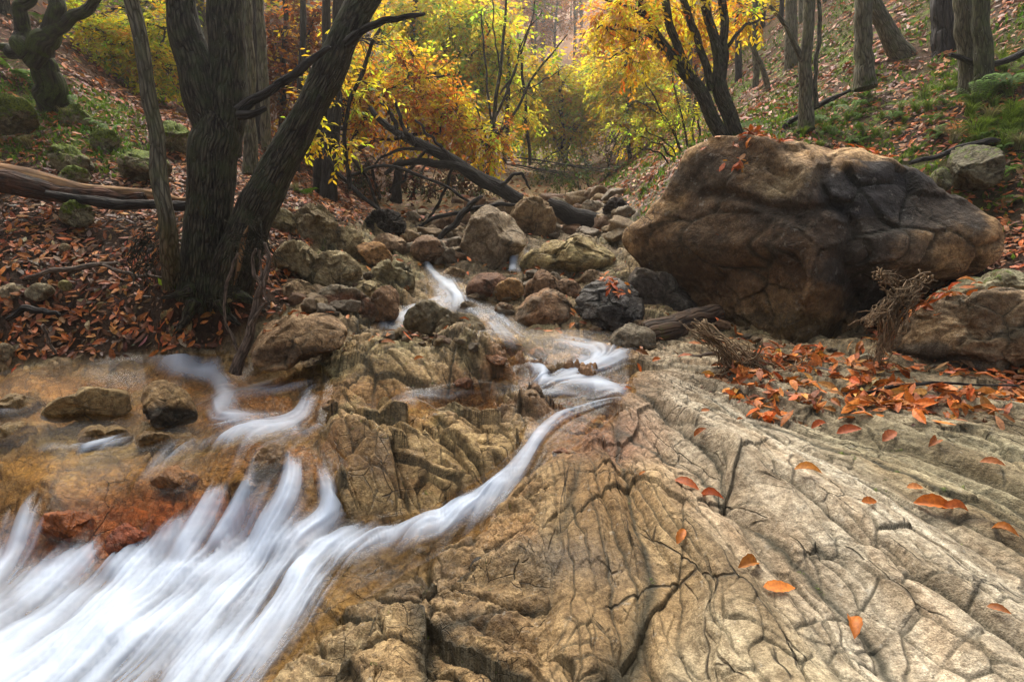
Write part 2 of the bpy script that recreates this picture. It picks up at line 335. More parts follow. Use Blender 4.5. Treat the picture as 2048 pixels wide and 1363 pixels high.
# base surface on a coarse grid, then interpolated: it is smooth
tc = TG[::5] if TG[::5][-1] == TG[-1] else np.r_[TG[::5], TG[-1]]; lc = np.linspace(LG[0], LG[-1], 520)
Sc = base_s(*np.meshgrid(tc, lc))
def bil(A, th, lr, ta, la):
    i = np.clip(np.searchsorted(la, lr)-1, 0, len(la)-2); j = np.clip(np.searchsorted(ta, th)-1, 0, len(ta)-2)
    fi = np.clip((lr-la[i])/(la[i+1]-la[i]), 0, 1); fj = np.clip((th-ta[j])/(ta[j+1]-ta[j]), 0, 1)
    return (A[i, j]*(1-fi)*(1-fj)+A[i+1, j]*fi*(1-fj)+A[i, j+1]*(1-fi)*fj+A[i+1, j+1]*fi*fj)
THG, LRG = np.meshgrid(TG, LG); R = np.exp(LRG); X = np.sin(THG)*R; Y = np.cos(THG)*R
S0 = bil(Sc, THG, LRG, tc, lc); Z0 = S0*R
PU, PV = proj(np.stack([X, Y, Z0], -1))
def hit0(u, v):                                # where a sight line first meets the smooth ground
    d = ray(u, v); th = math.atan2(d[0], d[1]); s = d[2]/math.hypot(d[0], d[1])
    j = int(np.clip(np.searchsorted(TG, th), 0, NC-1)); col = S0[:, j]; k = np.argmax(col >= s)
    r = math.exp(LG[k]); return np.array((r*math.sin(th), r*math.cos(th), s*r))
def blob(u, v, ru, rv, p=2.0):
    return np.exp(-(((PU-u)/ru)**2+((PV-v)/rv)**2)**(p/2))
def poly(pts, soft=14.0):                      # soft inside-mask of a traced outline, laid down on the ground
    pts = np.array(pts, float); x, y = PU, PV; ins = np.zeros(x.shape, bool); d2 = np.full(x.shape, 1e12)
    for a, b in zip(pts, np.roll(pts, -1, 0)):
        e = b-a; t = np.clip(((x-a[0])*e[0]+(y-a[1])*e[1])/(e@e+1e-9), 0, 1)
        d2 = np.minimum(d2, (x-a[0]-t*e[0])**2+(y-a[1]-t*e[1])**2)
        if a[1] != b[1]: ins ^= ((a[1] > y) != (b[1] > y)) & (x < (b[0]-a[0])*(y-a[1])/(b[1]-a[1])+a[0])
    d = np.sqrt(d2)*np.where(ins, 1, -1); return sstep(-soft, soft, d)
near = sstep(16, 8, R)
# ---- zones
LEFTBANK = [(-600,712),(0,722),(250,708),(430,700),(500,655),(560,640),(600,600),(600,520),(640,470),(720,440),(760,400),(900,330),(900,-900),(-3000,-900),(-3000,712)]
RIGHTSL = [(1210,420),(1270,400),(1300,470),(1330,560),(1450,620),(1700,650),(1820,720),(2048,770),(4000,770),(4000,-900),(1150,-900),(1180,300)]
mL = poly(LEFTBANK, 16); mR = poly(RIGHTSL, 18)
soil = np.clip(mL+mR, 0, 1); far = sstep(11, 15, R)*(1-sstep(0, 1, mL+mR)); rockz = 1-soil
# ---- rock relief
Ax, Ay = X.copy(), Y.copy()
pole = hit0(1120, 672)[:2]
al = np.arctan2(Y-pole[1], X-pole[0]); rho = np.hypot(X-pole[0], Y-pole[1])+.15
wx = .10*fb2(X*1.7, Y*1.7, 4, 3); wy = .10*fb2(X*1.7+9, Y*1.7, 4, 4)
alw = al+.22*wx+.012*fb2(X*3.1, Y*3.1, 3, 8)
slab = poly([(1080,940),(1180,900),(1240,800),(1280,730),(1360,690),(1600,700),(2048,770),(3000,800),(3000,1900),(1150,1900),(1100,1363),(1090,1100)], 55)
lr = np.log(rho)
def billow(x, y, s): return np.abs(n2(x, y, s))
def shingle(x, y, s, steep=.16):              # ledges: quick rise out of a crevice, long gentle back
    x = x+.5*n2(x*.6, y*.8, s)+.05*n2(x*2, y*3, s+1); k = np.floor(x); t = x-k; a = .35+.65*_h(k, np.floor(y*.0)*0, k*0, s+2); a = a*sstep(-.5, .25, n2(k*.73, y*1.3, s+3)+.12)
    f = np.where(t < steep, sstep(0, steep, t), 1-(t-steep)/(1-steep)); e = np.minimum(t, 1-t)
    return f*a, np.exp(-(e/.035)**2)*a
def facet2(x, y, s, tilt):
    f1, f2, dx, dy, cc = vor2(x, y, s); g = cc*40; return (cc-.5)*.6+(dx*np.cos(g)+dy*np.sin(g))*tilt, f2-f1
s1_, v1_ = shingle(alw*4.6+.4*lr, lr*1.0, 21); s2_, v2_ = shingle(alw*12+2, lr*1.8, 22, .22); s3_, v3_ = shingle(alw*28+5, lr*3, 23, .25)
ampS = np.clip((rho-.3)/2.0, .12, 1.1)
km = sstep(.0, .35, fb2(X*1.1, Y*1.1, 3, 40)+.12); km2 = sstep(.0, .35, fb2(X*2.3, Y*2.3, 3, 41)+.1)
fa1, e1 = facet2(alw*6.5, lr*4.2, 31, 1.1); fa2, e1b = facet2(alw*16, lr*9.0, 32, 1.2); fa3, e1c = facet2(alw*40, lr*20, 33, 1.2)
b1 = np.minimum(np.abs(n2(alw*5.0+7, lr*.7, 26)), .45); b2 = np.minimum(np.abs(n2(alw*13+1, lr*1.3, 27)), .45)
h_slab = ampS*(.27*b1+.075*b2-.06+.10*s1_+.038*s2_+.010*s3_*(.3+.7*km)+.030*fa1+.016*fa2*(.35+.65*km2)+.006*fa3)-.07*ampS+.006*fb2(X*14, Y*14, 4, 45)+.003*fb2(X*45, Y*45, 2, 46)
crk = np.maximum(np.maximum(np.exp(-(e1/.014)**2)*.8, np.exp(-(e1b/.024)**2)*(.4+.6*km2)), np.exp(-(e1c/.06)**2)*(.15+.75*km))
val = np.maximum(np.maximum(v1_, v2_*.9), v3_*.6)
h_slab -= (.012*crk+.022*val)*np.clip(ampS, .4, 1)
crack_slab = np.clip(np.maximum(crk*.95, np.maximum(np.maximum(np.maximum(v1_*1.3, v2_*1.2), sstep(.06, .0, b1)), v3_)), 0, 1)
crack_slab = np.clip(crack_slab+.28*sstep(.2, .5, fb2(alw*9, lr*2.2, 4, 47))*(.4+.6*km), 0, 1)*1.0
# blocky fractured rock elsewhere
gx, gy = X+.4*wx, Y+.4*wy
def blocks(sc, seed, stretch=(1., 1.), rot=0.):
    c, s = math.cos(rot), math.sin(rot); px = (gx*c+gy*s)*sc*stretch[0]; py = (-gx*s+gy*c)*sc*stretch[1]
    f1, f2, dx, dy, cc = vor2(px, py, seed); ang = cc*40; e = f2-f1
    return ((cc-.5)*.8+(dx*np.cos(ang)+dy*np.sin(ang))*1.3), e
B1, E1 = blocks(1.9, 51, (1, .75), .5); B2, E2 = blocks(4.6, 52, (1.2, .5), .8); B3, E3 = blocks(12., 53, (1.2, .5), .75)
kb = sstep(-.2, .3, fb2(X*1.3, Y*1.3, 3, 60))
h_blk = .085*B1+.055*B2*(.5+.5*kb)+.026*B3*(.4+.6*kb)+.03*fb2(X*3, Y*3, 4, 61)+.012*fb2(X*22, Y*22, 3, 62)
sb, vb = shingle((gx*.45+gy*.9)*2.6, gx*1.2, 65, .2); sb2, vb2 = shingle((gx*.5+gy*.85)*7, gx*2.5, 66, .25); h_blk += .075*sb+.03*sb2-.03
ckb = np.maximum(np.maximum(np.exp(-(E1/.05)**2), np.exp(-(E2/.06)**2)*.85), np.exp(-(E3/.07)**2)*kb*.7)
B4, E4 = blocks(30., 54, (1.1, .7), .4); h_blk += .007*B4
h_blk -= .03*ckb
ckb = np.maximum(ckb, np.maximum(vb*.9, vb2*.7)); crack_blk = ckb
h_soil = .10*fb2(X*1.1, Y*1.1, 4, 70)+.03*fb2(X*5, Y*5, 4, 71)+sstep(9, 40, R)*1.2*fb2(X*.12, Y*.12, 3, 72)
tame = poly([(640,790),(830,800),(1040,850),(1050,900),(960,1020),(680,1010),(620,900)], 25)   # ribbed hump: diagonal slabs
D1, G1 = blocks(3.4, 55, (1.5, .45), .9); D2_, G2 = blocks(9, 56, (1.4, .5), .75)
h_tame = .10*D1+.05*D2_-.03*np.maximum(np.exp(-(G1/.06)**2), .8*np.exp(-(G2/.08)**2))+.02*fb2(X*9, Y*9, 3, 66)
h_rock = h_blk*(1-slab)*(1-tame)+h_slab*slab+h_tame*tame*(1-slab)
crack = crack_blk*(1-slab)*(1-tame)+crack_slab*slab+np.maximum(np.exp(-(G1/.05)**2), .8*np.exp(-(G2/.07)**2))*tame*(1-slab)
# ---- water: stream lines (photo x, y, half width px, foam 0..1), downstream order
FLOWS = [
 [(700,1070,24,.2),(600,1080,40,.85),(500,1130,55,1),(380,1180,75,1),(240,1245,105,1),(80,1315,125,1),(-150,1390,150,1)],
 [(620,1100,40,.6),(470,1190,100,.95),(300,1270,140,1),(60,1360,150,1),(-100,1420,160,1)],
 [(650,1130,30,.4),(570,1210,65,.85),(490,1290,95,.9),(380,1370,110,.9)],
 [(700,1090,20,.2),(640,1110,40,.85),(600,1170,60,.95),(560,1230,65,.9),(480,1300,80,.85),(400,1380,90,.9)],
 [(640,940,14,.3),(650,990,20,.8),(655,1040,26,.95),(600,1085,40,1)],
 [(580,915,14,.3),(585,960,22,.8),(575,1020,34,.95),(530,1090,44,1)],
 [(540,930,12,.2),(520,975,24,.75),(490,1030,36,.95),(450,1100,46,1)],
 [(440,975,12,.2),(430,1000,20,.6),(400,1060,30,.85),(370,1120,40,1)],
 [(385,1040,14,.3),(345,1075,28,.75),(310,1120,34,.9),(250,1170,60,1)],
 [(200,1085,12,.1),(190,1110,18,.5),(160,1150,40,.9),(60,1210,60,.9)],
 [(60,1020,24,.2),(40,1060,44,.8),(20,1110,50,.8),(-20,1180,60,.95)],
 [(1250,790,14,.55),(1190,815,18,.65),(1125,840,21,.7),(1085,872,21,.7),(1058,915,21,.72),(1020,960,21,.8),(965,1010,24,.95),(890,1052,26,1),(800,1080,26,.9),(700,1100,36,.8),(600,1140,50,.9)],
 [(1130,870,10,.2),(1090,900,10,.45),(1050,950,12,.6),(990,1000,16,.8)],
 [(1270,695,16,.2),(1235,718,22,.75),(1180,735,24,.85),(1130,752,20,.75),(1070,770,14,.4),(960,788,12,.35)],[(1245,800,14,.75),(1200,780,16,.8),(1150,768,14,.75),(1080,775,13,.5)],
 [(1120,690,26,.3),(1160,700,26,.6),(1220,712,24,.7)],
 [(1060,728,12,.6),(1078,745,16,1.1),(1085,765,16,1.1),(1040,778,14,.4),(940,790,18,.3),(840,800,14,.28),(780,812,12,.25)],
 [(1200,810,10,.4),(1160,800,10,.5),(1090,795,12,.4),(1010,790,14,.35)],
 [(590,862,18,.6),(500,862,24,.75),(435,845,28,.65),(450,790,24,.55),(420,752,20,.65),(360,732,26,.95),(300,722,20,.5)],
 [(430,725,16,.5),(370,740,14,.7),(310,745,16,.3)],
 [(640,775,12,.3),(560,780,18,.4),(490,790,14,.3),(430,800,14,.2)],
 [(620,800,14,.6),(600,840,16,.75),(560,860,18,.85),(470,875,24,.85),(410,895,20,.7),(340,930,30,.45),(280,980,24,.15)],
 [(640,860,10,.3),(560,890,26,.3),(500,915,40,.25),(480,950,40,.2)],
 [(290,880,12,.2),(220,895,12,.75),(130,905,12,.7),(50,912,10,.2)],
 [(90,832,8,.4),(40,828,9,.6),(-60,830,12,.5)],
 [(850,530,10,.7),(862,552,10,.85),(880,572,13,1),(898,590,18,1.05),(915,606,17,1),(870,620,15,.9),(815,640,19,.95),(770,648,16,.7)],[(905,560,6,.6),(912,585,9,.9),(925,605,12,.9)],
 [(930,612,14,.6),(980,640,16,.6),(1000,662,22,.6),(1030,690,18,.5)],
 [(1060,665,24,.12),(1120,680,30,.12),(1180,690,24,.2)],
 [(1040,500,9,.6),(1030,520,11,1),(1025,545,13,1)],
 [(100,880,30,.0),(200,870,40,.0),(0,925,60,.0)],
]
WATERP = [[(-700,735),(0,745),(260,715),(440,712),(520,722),(640,735),(660,770),(640,850),(690,920),(670,1000),(700,1040),(860,1020),(950,960),(1030,900),(1050,850),(1120,810),(1180,790),(1060,800),(840,822),(720,815),(800,780),(1000,760),(1050,720),(960,700),(940,680),(980,640),(900,625),(800,665),(745,655),(800,620),(860,600),(840,520),(900,540),(960,590),(1010,620),(1060,660),(1260,665),(1300,690),(1260,720),(1270,780),(1170,870),(1090,910),(1050,960),(960,1060),(850,1110),(720,1190),(640,1250),(560,1330),(520,1420),(-700,1900)],
 [(1018,545),(1020,515),(1045,496),(1060,505),(1045,545)]]
wmask = np.maximum(poly(WATERP[0], 10), poly(WATERP[1], 4))
foam = np.zeros_like(X); fu = np.zeros_like(X); fv = np.zeros_like(X); fw = np.full(X.shape, 1e-6)
for path in FLOWS:
    p = np.array(path, float); n = len(p); q, w_ = spline(np.c_[p[:, :2], p[:, 3]], p[:, 2], n*4)
    for a, b, wa, wb in zip(q[:-1], q[1:], w_[:-1], w_[1:]):
        w = (wa+wb)/2; lo = np.minimum(a, b); hi = np.maximum(a, b)
        sel = np.nonzero((PU > lo[0]-3*w) & (PU < hi[0]+3*w) & (PV > lo[1]-3*w) & (PV < hi[1]+3*w) & (R < 14))
        if not len(sel[0]): continue
        e = (b-a)[:2]; L = e@e+1e-9; du = PU[sel]-a[0]; dv = PV[sel]-a[1]; t = np.clip((du*e[0]+dv*e[1])/L, 0, 1)
        d = np.sqrt((du-t*e[0])**2+(dv-t*e[1])**2)/w; g = np.exp(-d*d*.8); st = (a[2]*(1-t)+b[2]*t)
        foam[sel] = np.maximum(foam[sel], g*st); e_ = e/math.sqrt(L)
        fu[sel] += e_[0]*g; fv[sel] += e_[1]*g; fw[sel] += g
mag = np.sqrt(fu**2+fv**2)+1e-6; q0 = np.clip(fw, 0, 1)
fu = np.where(fw > .02, fu/mag, -.9); fv = np.where(fw > .02, fv/mag, .45)
# silky streaks: noise smeared along the flow (line integral convolution)
dpu = np.gradient(PU, axis=1); dpv = np.gradient(PV, axis=0); dpv = np.where(np.abs(dpv) < .25, -.25, dpv); dpv = np.minimum(dpv, -.25)
gi = fv/dpv; gj = fu/np.maximum(dpu, .3); gm = np.sqrt(gi*gi+gj*gj)+1e-9; gi = gi/gm; gj = gj/gm
r0 = 0; r1 = int(np.searchsorted(LG, math.log(12)))
gi, gj = gi[:r1], gj[:r1]
def smooth(a, k=1):
    for _ in range(k):
        a = (a+np.roll(a, 1, 0)+np.roll(a, -1, 0)+np.roll(a, 1, 1)+np.roll(a, -1, 1))/5
    return a
def lic(src, L):
    H, Wd = src.shape; ii, jj = np.meshgrid(np.arange(H, dtype=float), np.arange(Wd, dtype=float), indexing='ij')
    acc = src.copy(); m = 1.
    for sg in (1, -1):
        a, b = ii.copy(), jj.copy()
        for k in range(L):
            ia = a.astype(int); ib = b.astype(int)
            a = np.clip(a+sg*gi[ia, ib]*1.3, 0, H-1); b = np.clip(b+sg*gj[ia, ib]*1.3, 0, Wd-1)
            wgt = 1-(k/L)**2; acc += wgt*src[a.astype(int), b.astype(int)]; m += wgt
    return acc/m
wn = smooth(rng.standard_normal((r1, NC)), 3); s1 = lic(wn, 30); s1 = smooth(s1, 2); s1 = (s1-s1.mean())/s1.std()
wn = smooth(rng.standard_normal((r1, NC)), 5); s2 = lic(wn, 48); s2 = (s2-s2.mean())/s2.std()
wn = smooth(rng.standard_normal((r1, NC)), 40); s3 = lic(wn, 60); s3 = (s3-s3.mean())/s3.std()
streak = np.zeros_like(X); streak[:r1] = .42*s1+.12*s2; streak2 = np.zeros_like(X); streak2[:r1] = .8*s3+.4*s2
# carve the bed a little and combine
h = h_rock*(1-soil)+h_soil*soil
midr = poly([(930,675),(1120,668),(1275,690),(1265,800),(1160,850),(960,810)], 25)
h = h*(1+.9*midr)
flow_smooth = np.clip(wmask*.30+foam*.62, 0, .9)*(1-.85*poly([(930,675),(1120,668),(1275,690),(1265,800),(1160,850),(960,810)], 25))
Z = Z0+h*(1-flow_smooth)*np.where(R > 11, .6, 1)-.035*wmask
# dry crest of the water sheet: runs with the smooth ground, so rocks stand out of it
foam = smooth(foam, 18)
lump = .02*fb2(X*3, Y*3, 3, 80)
foam = foam*(.12+.88*sstep(-2.4, 1.0, streak2+(foam-.5)*4.5))*np.clip(.9+.10*streak2+.22*n2(X*5+.4*Y, Y*5, 83), .35, 1.1)
ZW = Z0+.004+.07*foam*np.clip(R/3, .6, 1)+np.clip(wmask-.5, -1, 1)*.036+lump*foam*1.6+.0007*streak*np.clip(foam+.25, 0, 1)+.004*fb2(X*7, Y*16, 3, 81)
def gz(x, y, A=None):
    return bil(Z if A is None else A, np.arctan2(x, y), np.log(np.hypot(x, y)), TG, LG)
SZ = Z/R
def hit(u, v, lift=0.0):                       # first meeting of a sight line with the real ground
    d = ray(u, v); th = math.atan2(d[0], d[1]); s = d[2]/math.hypot(d[0], d[1]); j = int(np.clip(np.searchsorted(TG, th), 0, NC-1))
    k = np.argmax(SZ[25:, j] >= s)+25; r = math.exp(LG[k]); return np.array((r*math.sin(th), r*math.cos(th), Z[k, j]+lift))
# ---- ground colour (albedo) -------------------------------------------------------------
def C3(*c): return np.array(c)
Col = np.ones(X.shape+(3,))*C3(.36, .29, .175)
def paint(m, c, a=1.0):
    global Col; m = (m*a)[..., None]; Col = Col*(1-m)+np.array(c)*m
paint(slab, (.42, .375, .275)); 
paint(poly([(1250,860),(1330,700),(1500,760),(1700,900),(2100,1130),(2300,1500),(1750,1400),(1500,1130),(1350,1000)], 60), (.62, .60, .53), .9)
paint(poly([(1600,830),(2048,830),(2300,1000),(2048,1080),(1800,960)], 40), (.36, .35, .25), .8)
paint(poly([(960,1000),(1120,910),(1320,920),(1420,1150),(1300,1363),(700,1400),(820,1180)], 50), (.42, .31, .165), .85)
paint(blob(1200, 970, 110, 60), (.42, .27, .12), .7); paint(blob(1120, 1120, 150, 45), (.20, .17, .13), .75); paint(blob(800,1150,120,60), (.16,.12,.08), .8)
paint(blob(950, 1240, 90, 30), (.14, .09, .05), .6)
paint(tame, (.50, .38, .19), .9); paint(blob(760,920,90,60), (.16,.10,.055), .6)
paint(poly([(640,700),(740,665),(950,690),(1010,720),(960,790),(700,830),(640,800)], 20), (.50, .42, .23), .9)
paint(blob(740,780,110,40), (.42, .25, .10), .8)
for (u, v, a, b, c) in [(1100,760,220,70,(.42,.23,.11)),(1000,740,100,50,(.40,.22,.10)),(1200,860,120,60,(.36,.17,.09)),(940,800,160,30,(.36,.21,.11)),(1080,700,150,30,(.36,.24,.13)),
   (300,780,400,50,(.52,.30,.10)),(150,930,300,34,(.52,.35,.11)),(330,1030,260,75,(.50,.13,.035)),(120,1080,160,60,(.46,.15,.05)),(560,900,140,60,(.42,.22,.10)),(520,810,140,60,(.40,.21,.09)),(100,860,220,30,(.30,.24,.12)),(20,1000,70,50,(.26,.17,.07)),(560,960,110,30,(.25,.17,.08))]:
    paint(blob(u, v, a, b, 3), c, .85)
paint(poly([(560,440),(720,440),(860,540),(760,640),(620,620),(540,560)], 20)*rockz, (.33, .29, .165), .8)
paint(poly([(780,410),(1250,420),(1240,560),(900,560)], 20)*rockz, (.20, .165, .115), .8)
paint(soil, (.055, .034, .022)); 
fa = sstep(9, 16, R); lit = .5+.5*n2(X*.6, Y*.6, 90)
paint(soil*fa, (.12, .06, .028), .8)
grs = mR*sstep(-.05, .2, fb2(X*.9, Y*.9, 3, 91)+.08)*sstep(7.5, 9.5, R); paint(grs, (.10, .13, .03), .6)
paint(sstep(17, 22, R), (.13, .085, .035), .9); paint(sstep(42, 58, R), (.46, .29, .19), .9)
paint(poly([(1230,440),(1290,380),(1370,300),(1385,330),(1330,400),(1280,470)], 10), (.30, .28, .25), .9)
grn_ = sstep(.05, .3, fb2(X*2.0, Y*2.0, 4, 97))*rockz*(1-slab)*(R > 3.4); paint(grn_, (.30, .31, .17), .45)
Col = Col*(1+.18*rockz*(1-slab))[..., None]
v = .93+.2*fb2(X*2.2, Y*2.2, 3, 95); Col *= v[..., None]
wet = np.clip(wmask*.9+blob(1120,1120,150,45)*.6+blob(720,930,100,70)*.6+blob(850,1200,180,90)*.5+blob(1150,840,160,60)*.6+blob(1000,740,200,60)*.4, 0, .95)
wet = np.maximum(wet, (1-slab)*rockz*sstep(7,5,R)*.18)
moss = np.zeros_like(X)
moss += poly([(0,150),(250,180),(330,330),(200,360),(-100,300)], 40)*.62+mR*sstep(7.5, 9, R)*.47*sstep(24, 18, R)+blob(360,540,40,60)*.7+slab*.16*crack+(1-slab)*rockz*.16+blob(620,440,60,60)*.3+poly([(1600,830),(2048,900),(2100,1250),(1850,1080)], 60)*.12
moss *= (1-wmask); crack = crack*rockz*(1-.75*wmask)
GI = np.arange(NR*NC).reshape(NR, NC)
FQ = np.stack([GI[:-1, :-1], GI[:-1, 1:], GI[1:, 1:], GI[1:, :-1]], -1)
# ------------------------------------------------------------------ ground sheets (butting pieces of one surface)
M_bed = rock_material('bedrock_stone', crack=4.2, crackw=.013, crackamt=.8, streak=True)
mS, n = mat('forest_soil'); co = n.co(); c = n.attr('Col', 'Color')
d1 = n.noise(co, 9, 6, .7); d2 = n.noise(co, 60, 4, .7); c = n.mix(n.mr(d1, .35, .65), n.mix(1.0, c, (.55, .5, .45), 'MULTIPLY'), n.mix(1.0, c, (1.5, 1.35, 1.2), 'MULTIPLY'))
c = n.mix(n.mr(d2, .4, .62), n.mix(1.0, c, (.6, .55, .5), 'MULTIPLY'), c)
ms = n.attr('moss'); mf = n.mr(n.ma('ADD', ms, n.ma('MULTIPLY', n.ma('SUBTRACT', n.noise(co, 2.2, 6, .75), .5), 1.8)), .5, .62)
c = n.mix(mf, c, n.mix(n.mr(n.noise(co, 40, 3), .35, .65), (.05, .085, .010), (.17, .24, .022)))
bsdf(n, c, .9, n.bump(n.ma('ADD', d1, n.ma('MULTIPLY', d2, .4)), .05), .2)
V_ = np.stack([X, Y, Z], -1).reshape(-1, 3)
FL = np.where((slab+.45*fb2(X*5, Y*5, 4, 99) > .5).reshape(-1, 1), np.stack([alw*2.6, rho*.24, 0*Z], -1).reshape(-1, 3), np.stack([gx*.75+gy*.5, gy*.9-gx*.5, Z*1.2], -1).reshape(-1, 3))
def piece(name, fm, m_):
    F = FQ[fm].reshape(-1, 4); used = np.unique(F); remap = np.zeros(NR*NC, np.int32); remap[used] = np.arange(len(used))
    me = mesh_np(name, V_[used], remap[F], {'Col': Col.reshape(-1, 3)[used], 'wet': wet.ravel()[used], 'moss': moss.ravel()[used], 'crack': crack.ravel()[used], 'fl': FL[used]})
    o = link(name, me, m_); o['kind'] = 'structure'; return o
cl = mL[:-1, :-1] > .5; cr = (mR[:-1, :-1] > .5) & ~cl; fr = (R[:-1, :-1] > 14) & ~cl & ~cr
fl = R[:-1, :-1] > 24
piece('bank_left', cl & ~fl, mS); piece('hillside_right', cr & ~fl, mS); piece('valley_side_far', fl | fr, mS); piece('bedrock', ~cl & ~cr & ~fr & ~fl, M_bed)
# ------------------------------------------------------------------ stream
mW, n = mat('stream_water'); co = n.co(); fo = n.attr('foam'); st = n.attr('streak')
f = n.ma('ADD', fo, n.ma('MULTIPLY', st, n.mr(fo, 0, .5, .01, .045)))
f = n.mr(f, .08, 1.0); f = n.ma('POWER', f, 1.35)
f = n.ma('MULTIPLY', f, .95)
tr = n('ShaderNodeBsdfTransparent'); tr.inputs[0].default_value = (.98, .87, .66, 1)
gl = n('ShaderNodeBsdfGlossy'); gl.inputs['Roughness'].default_value = .32; gl.inputs['Color'].default_value = (1, 1, 1, 1)
nb = n.bump(n.ma('ADD', n.ma('MULTIPLY', st, .12), n.noise(n.scale(co, (1, 1.6, 1)), 9, 3)), .005); n.l(nb, gl.inputs['Normal'])
fr_ = n('ShaderNodeFresnel'); fr_.inputs['IOR'].default_value = 1.33; n.l(nb, fr_.inputs['Normal'])
x1 = n('ShaderNodeMixShader'); n.l(n.ma('MULTIPLY', fr_.outputs[0], .38), x1.inputs[0]); n.l(tr.outputs[0], x1.inputs[1]); n.l(gl.outputs[0], x1.inputs[2])
wb = n('ShaderNodeBsdfPrincipled'); wb.inputs['Base Color'].default_value = (.80, .86, .95, 1); wb.inputs['Roughness'].default_value = .6
n.l(n.mix(n.mr(st, -1.5, 1.5), (.42, .50, .63), (.51, .59, .71)), wb.inputs['Base Color']); n.l(n.bump(st, .002, .5), wb.inputs['Normal'])
x2 = n('ShaderNodeMixShader'); n.l(f, x2.inputs[0]); n.l(x1.outputs[0], x2.inputs[1]); n.l(wb.outputs[0], x2.inputs[2]); n.l(x2.outputs[0], n.out)
fmk = (wmask[:-1, :-1] > .03) & (R[:-1, :-1] < 11)
F = FQ[fmk].reshape(-1, 4); used = np.unique(F); remap = np.zeros(NR*NC, np.int32); remap[used] = np.arange(len(used))
VW = np.stack([X, Y, ZW], -1).reshape(-1, 3)
me = mesh_np('stream_water', VW[used], remap[F], {'foam': (foam*sstep(.0, .6, wmask)).ravel()[used], 'streak': streak.ravel()[used]})
o = link('stream_water', me, mW); o['kind'] = 'structure'
# ------------------------------------------------------------------ ROCKS
_ico = {}
def ico(n):
    if n not in _ico:
        bm = bmesh.new(); bmesh.ops.create_icosphere(bm, subdivisions=n, radius=1); bm.verts.ensure_lookup_table()
        _ico[n] = (np.array([v.co[:] for v in bm.verts]), np.array([[v.index for v in f.verts] for f in bm.faces])); bm.free()
    return _ico[n]
TAN, OCH, GRY, BRN, DRK, PALE, GRN = (.40,.31,.19), (.40,.25,.11), (.27,.25,.20), (.27,.17,.10), (.05,.048,.05), (.46,.41,.30), (.16,.17,.09)
M_rock = rock_material('boulder_stone', crack=3.6, crackw=.012, crackamt=.75, bumpd=.02, tex=.75)
M_small = rock_material('cobble_stone', crack=7, crackw=.01, crackamt=.35, bumpd=.006)
def rock_shape(seed, sub, nplanes=13, sharp=14, rough=.05, facet=.07, size=1.):
    D, F = ico(sub); r_ = np.random.default_rng(seed)
    nn = r_.normal(size=(nplanes, 3)); nn /= np.linalg.norm(nn, axis=1)[:, None]; dd = r_.uniform(.62, 1.0, nplanes)
    nn = np.vstack([nn, np.eye(3), -np.eye(3)]); dd = np.r_[dd, [.95]*6]
    k = np.maximum(D@nn.T, 0)/dd; rad = (k**sharp).sum(1)**(-1/sharp); P = D*rad[:, None]
    f = max(1.6, 1.6*size); f1, f2, dv, c = vor3(P*f+seed*1.7, seed); e = f2-f1
    disp = facet*((c-.5)*.7+(dv*np.stack([np.cos(c*30), np.sin(c*30), np.cos(c*47)], 1)).sum(1)*1.1)
    ck = np.exp(-(e/.05)**2)*sstep(-.1, .3, fb3(P, 1.3, 2, seed+1)+.1)
    rg = 1-2*np.abs(fb3(P*[1, 1, 1.5], 2.6*max(size*.6, 1), 4, seed+8))
    disp += rough*fb3(P, 2.2, 5, seed+2)+rough*.5*fb3(P, 10*max(size*.5, 1), 4, seed+5, .6)+rough*.55*rg-.03*ck
    return P*(1+disp)[:, None], F, ck
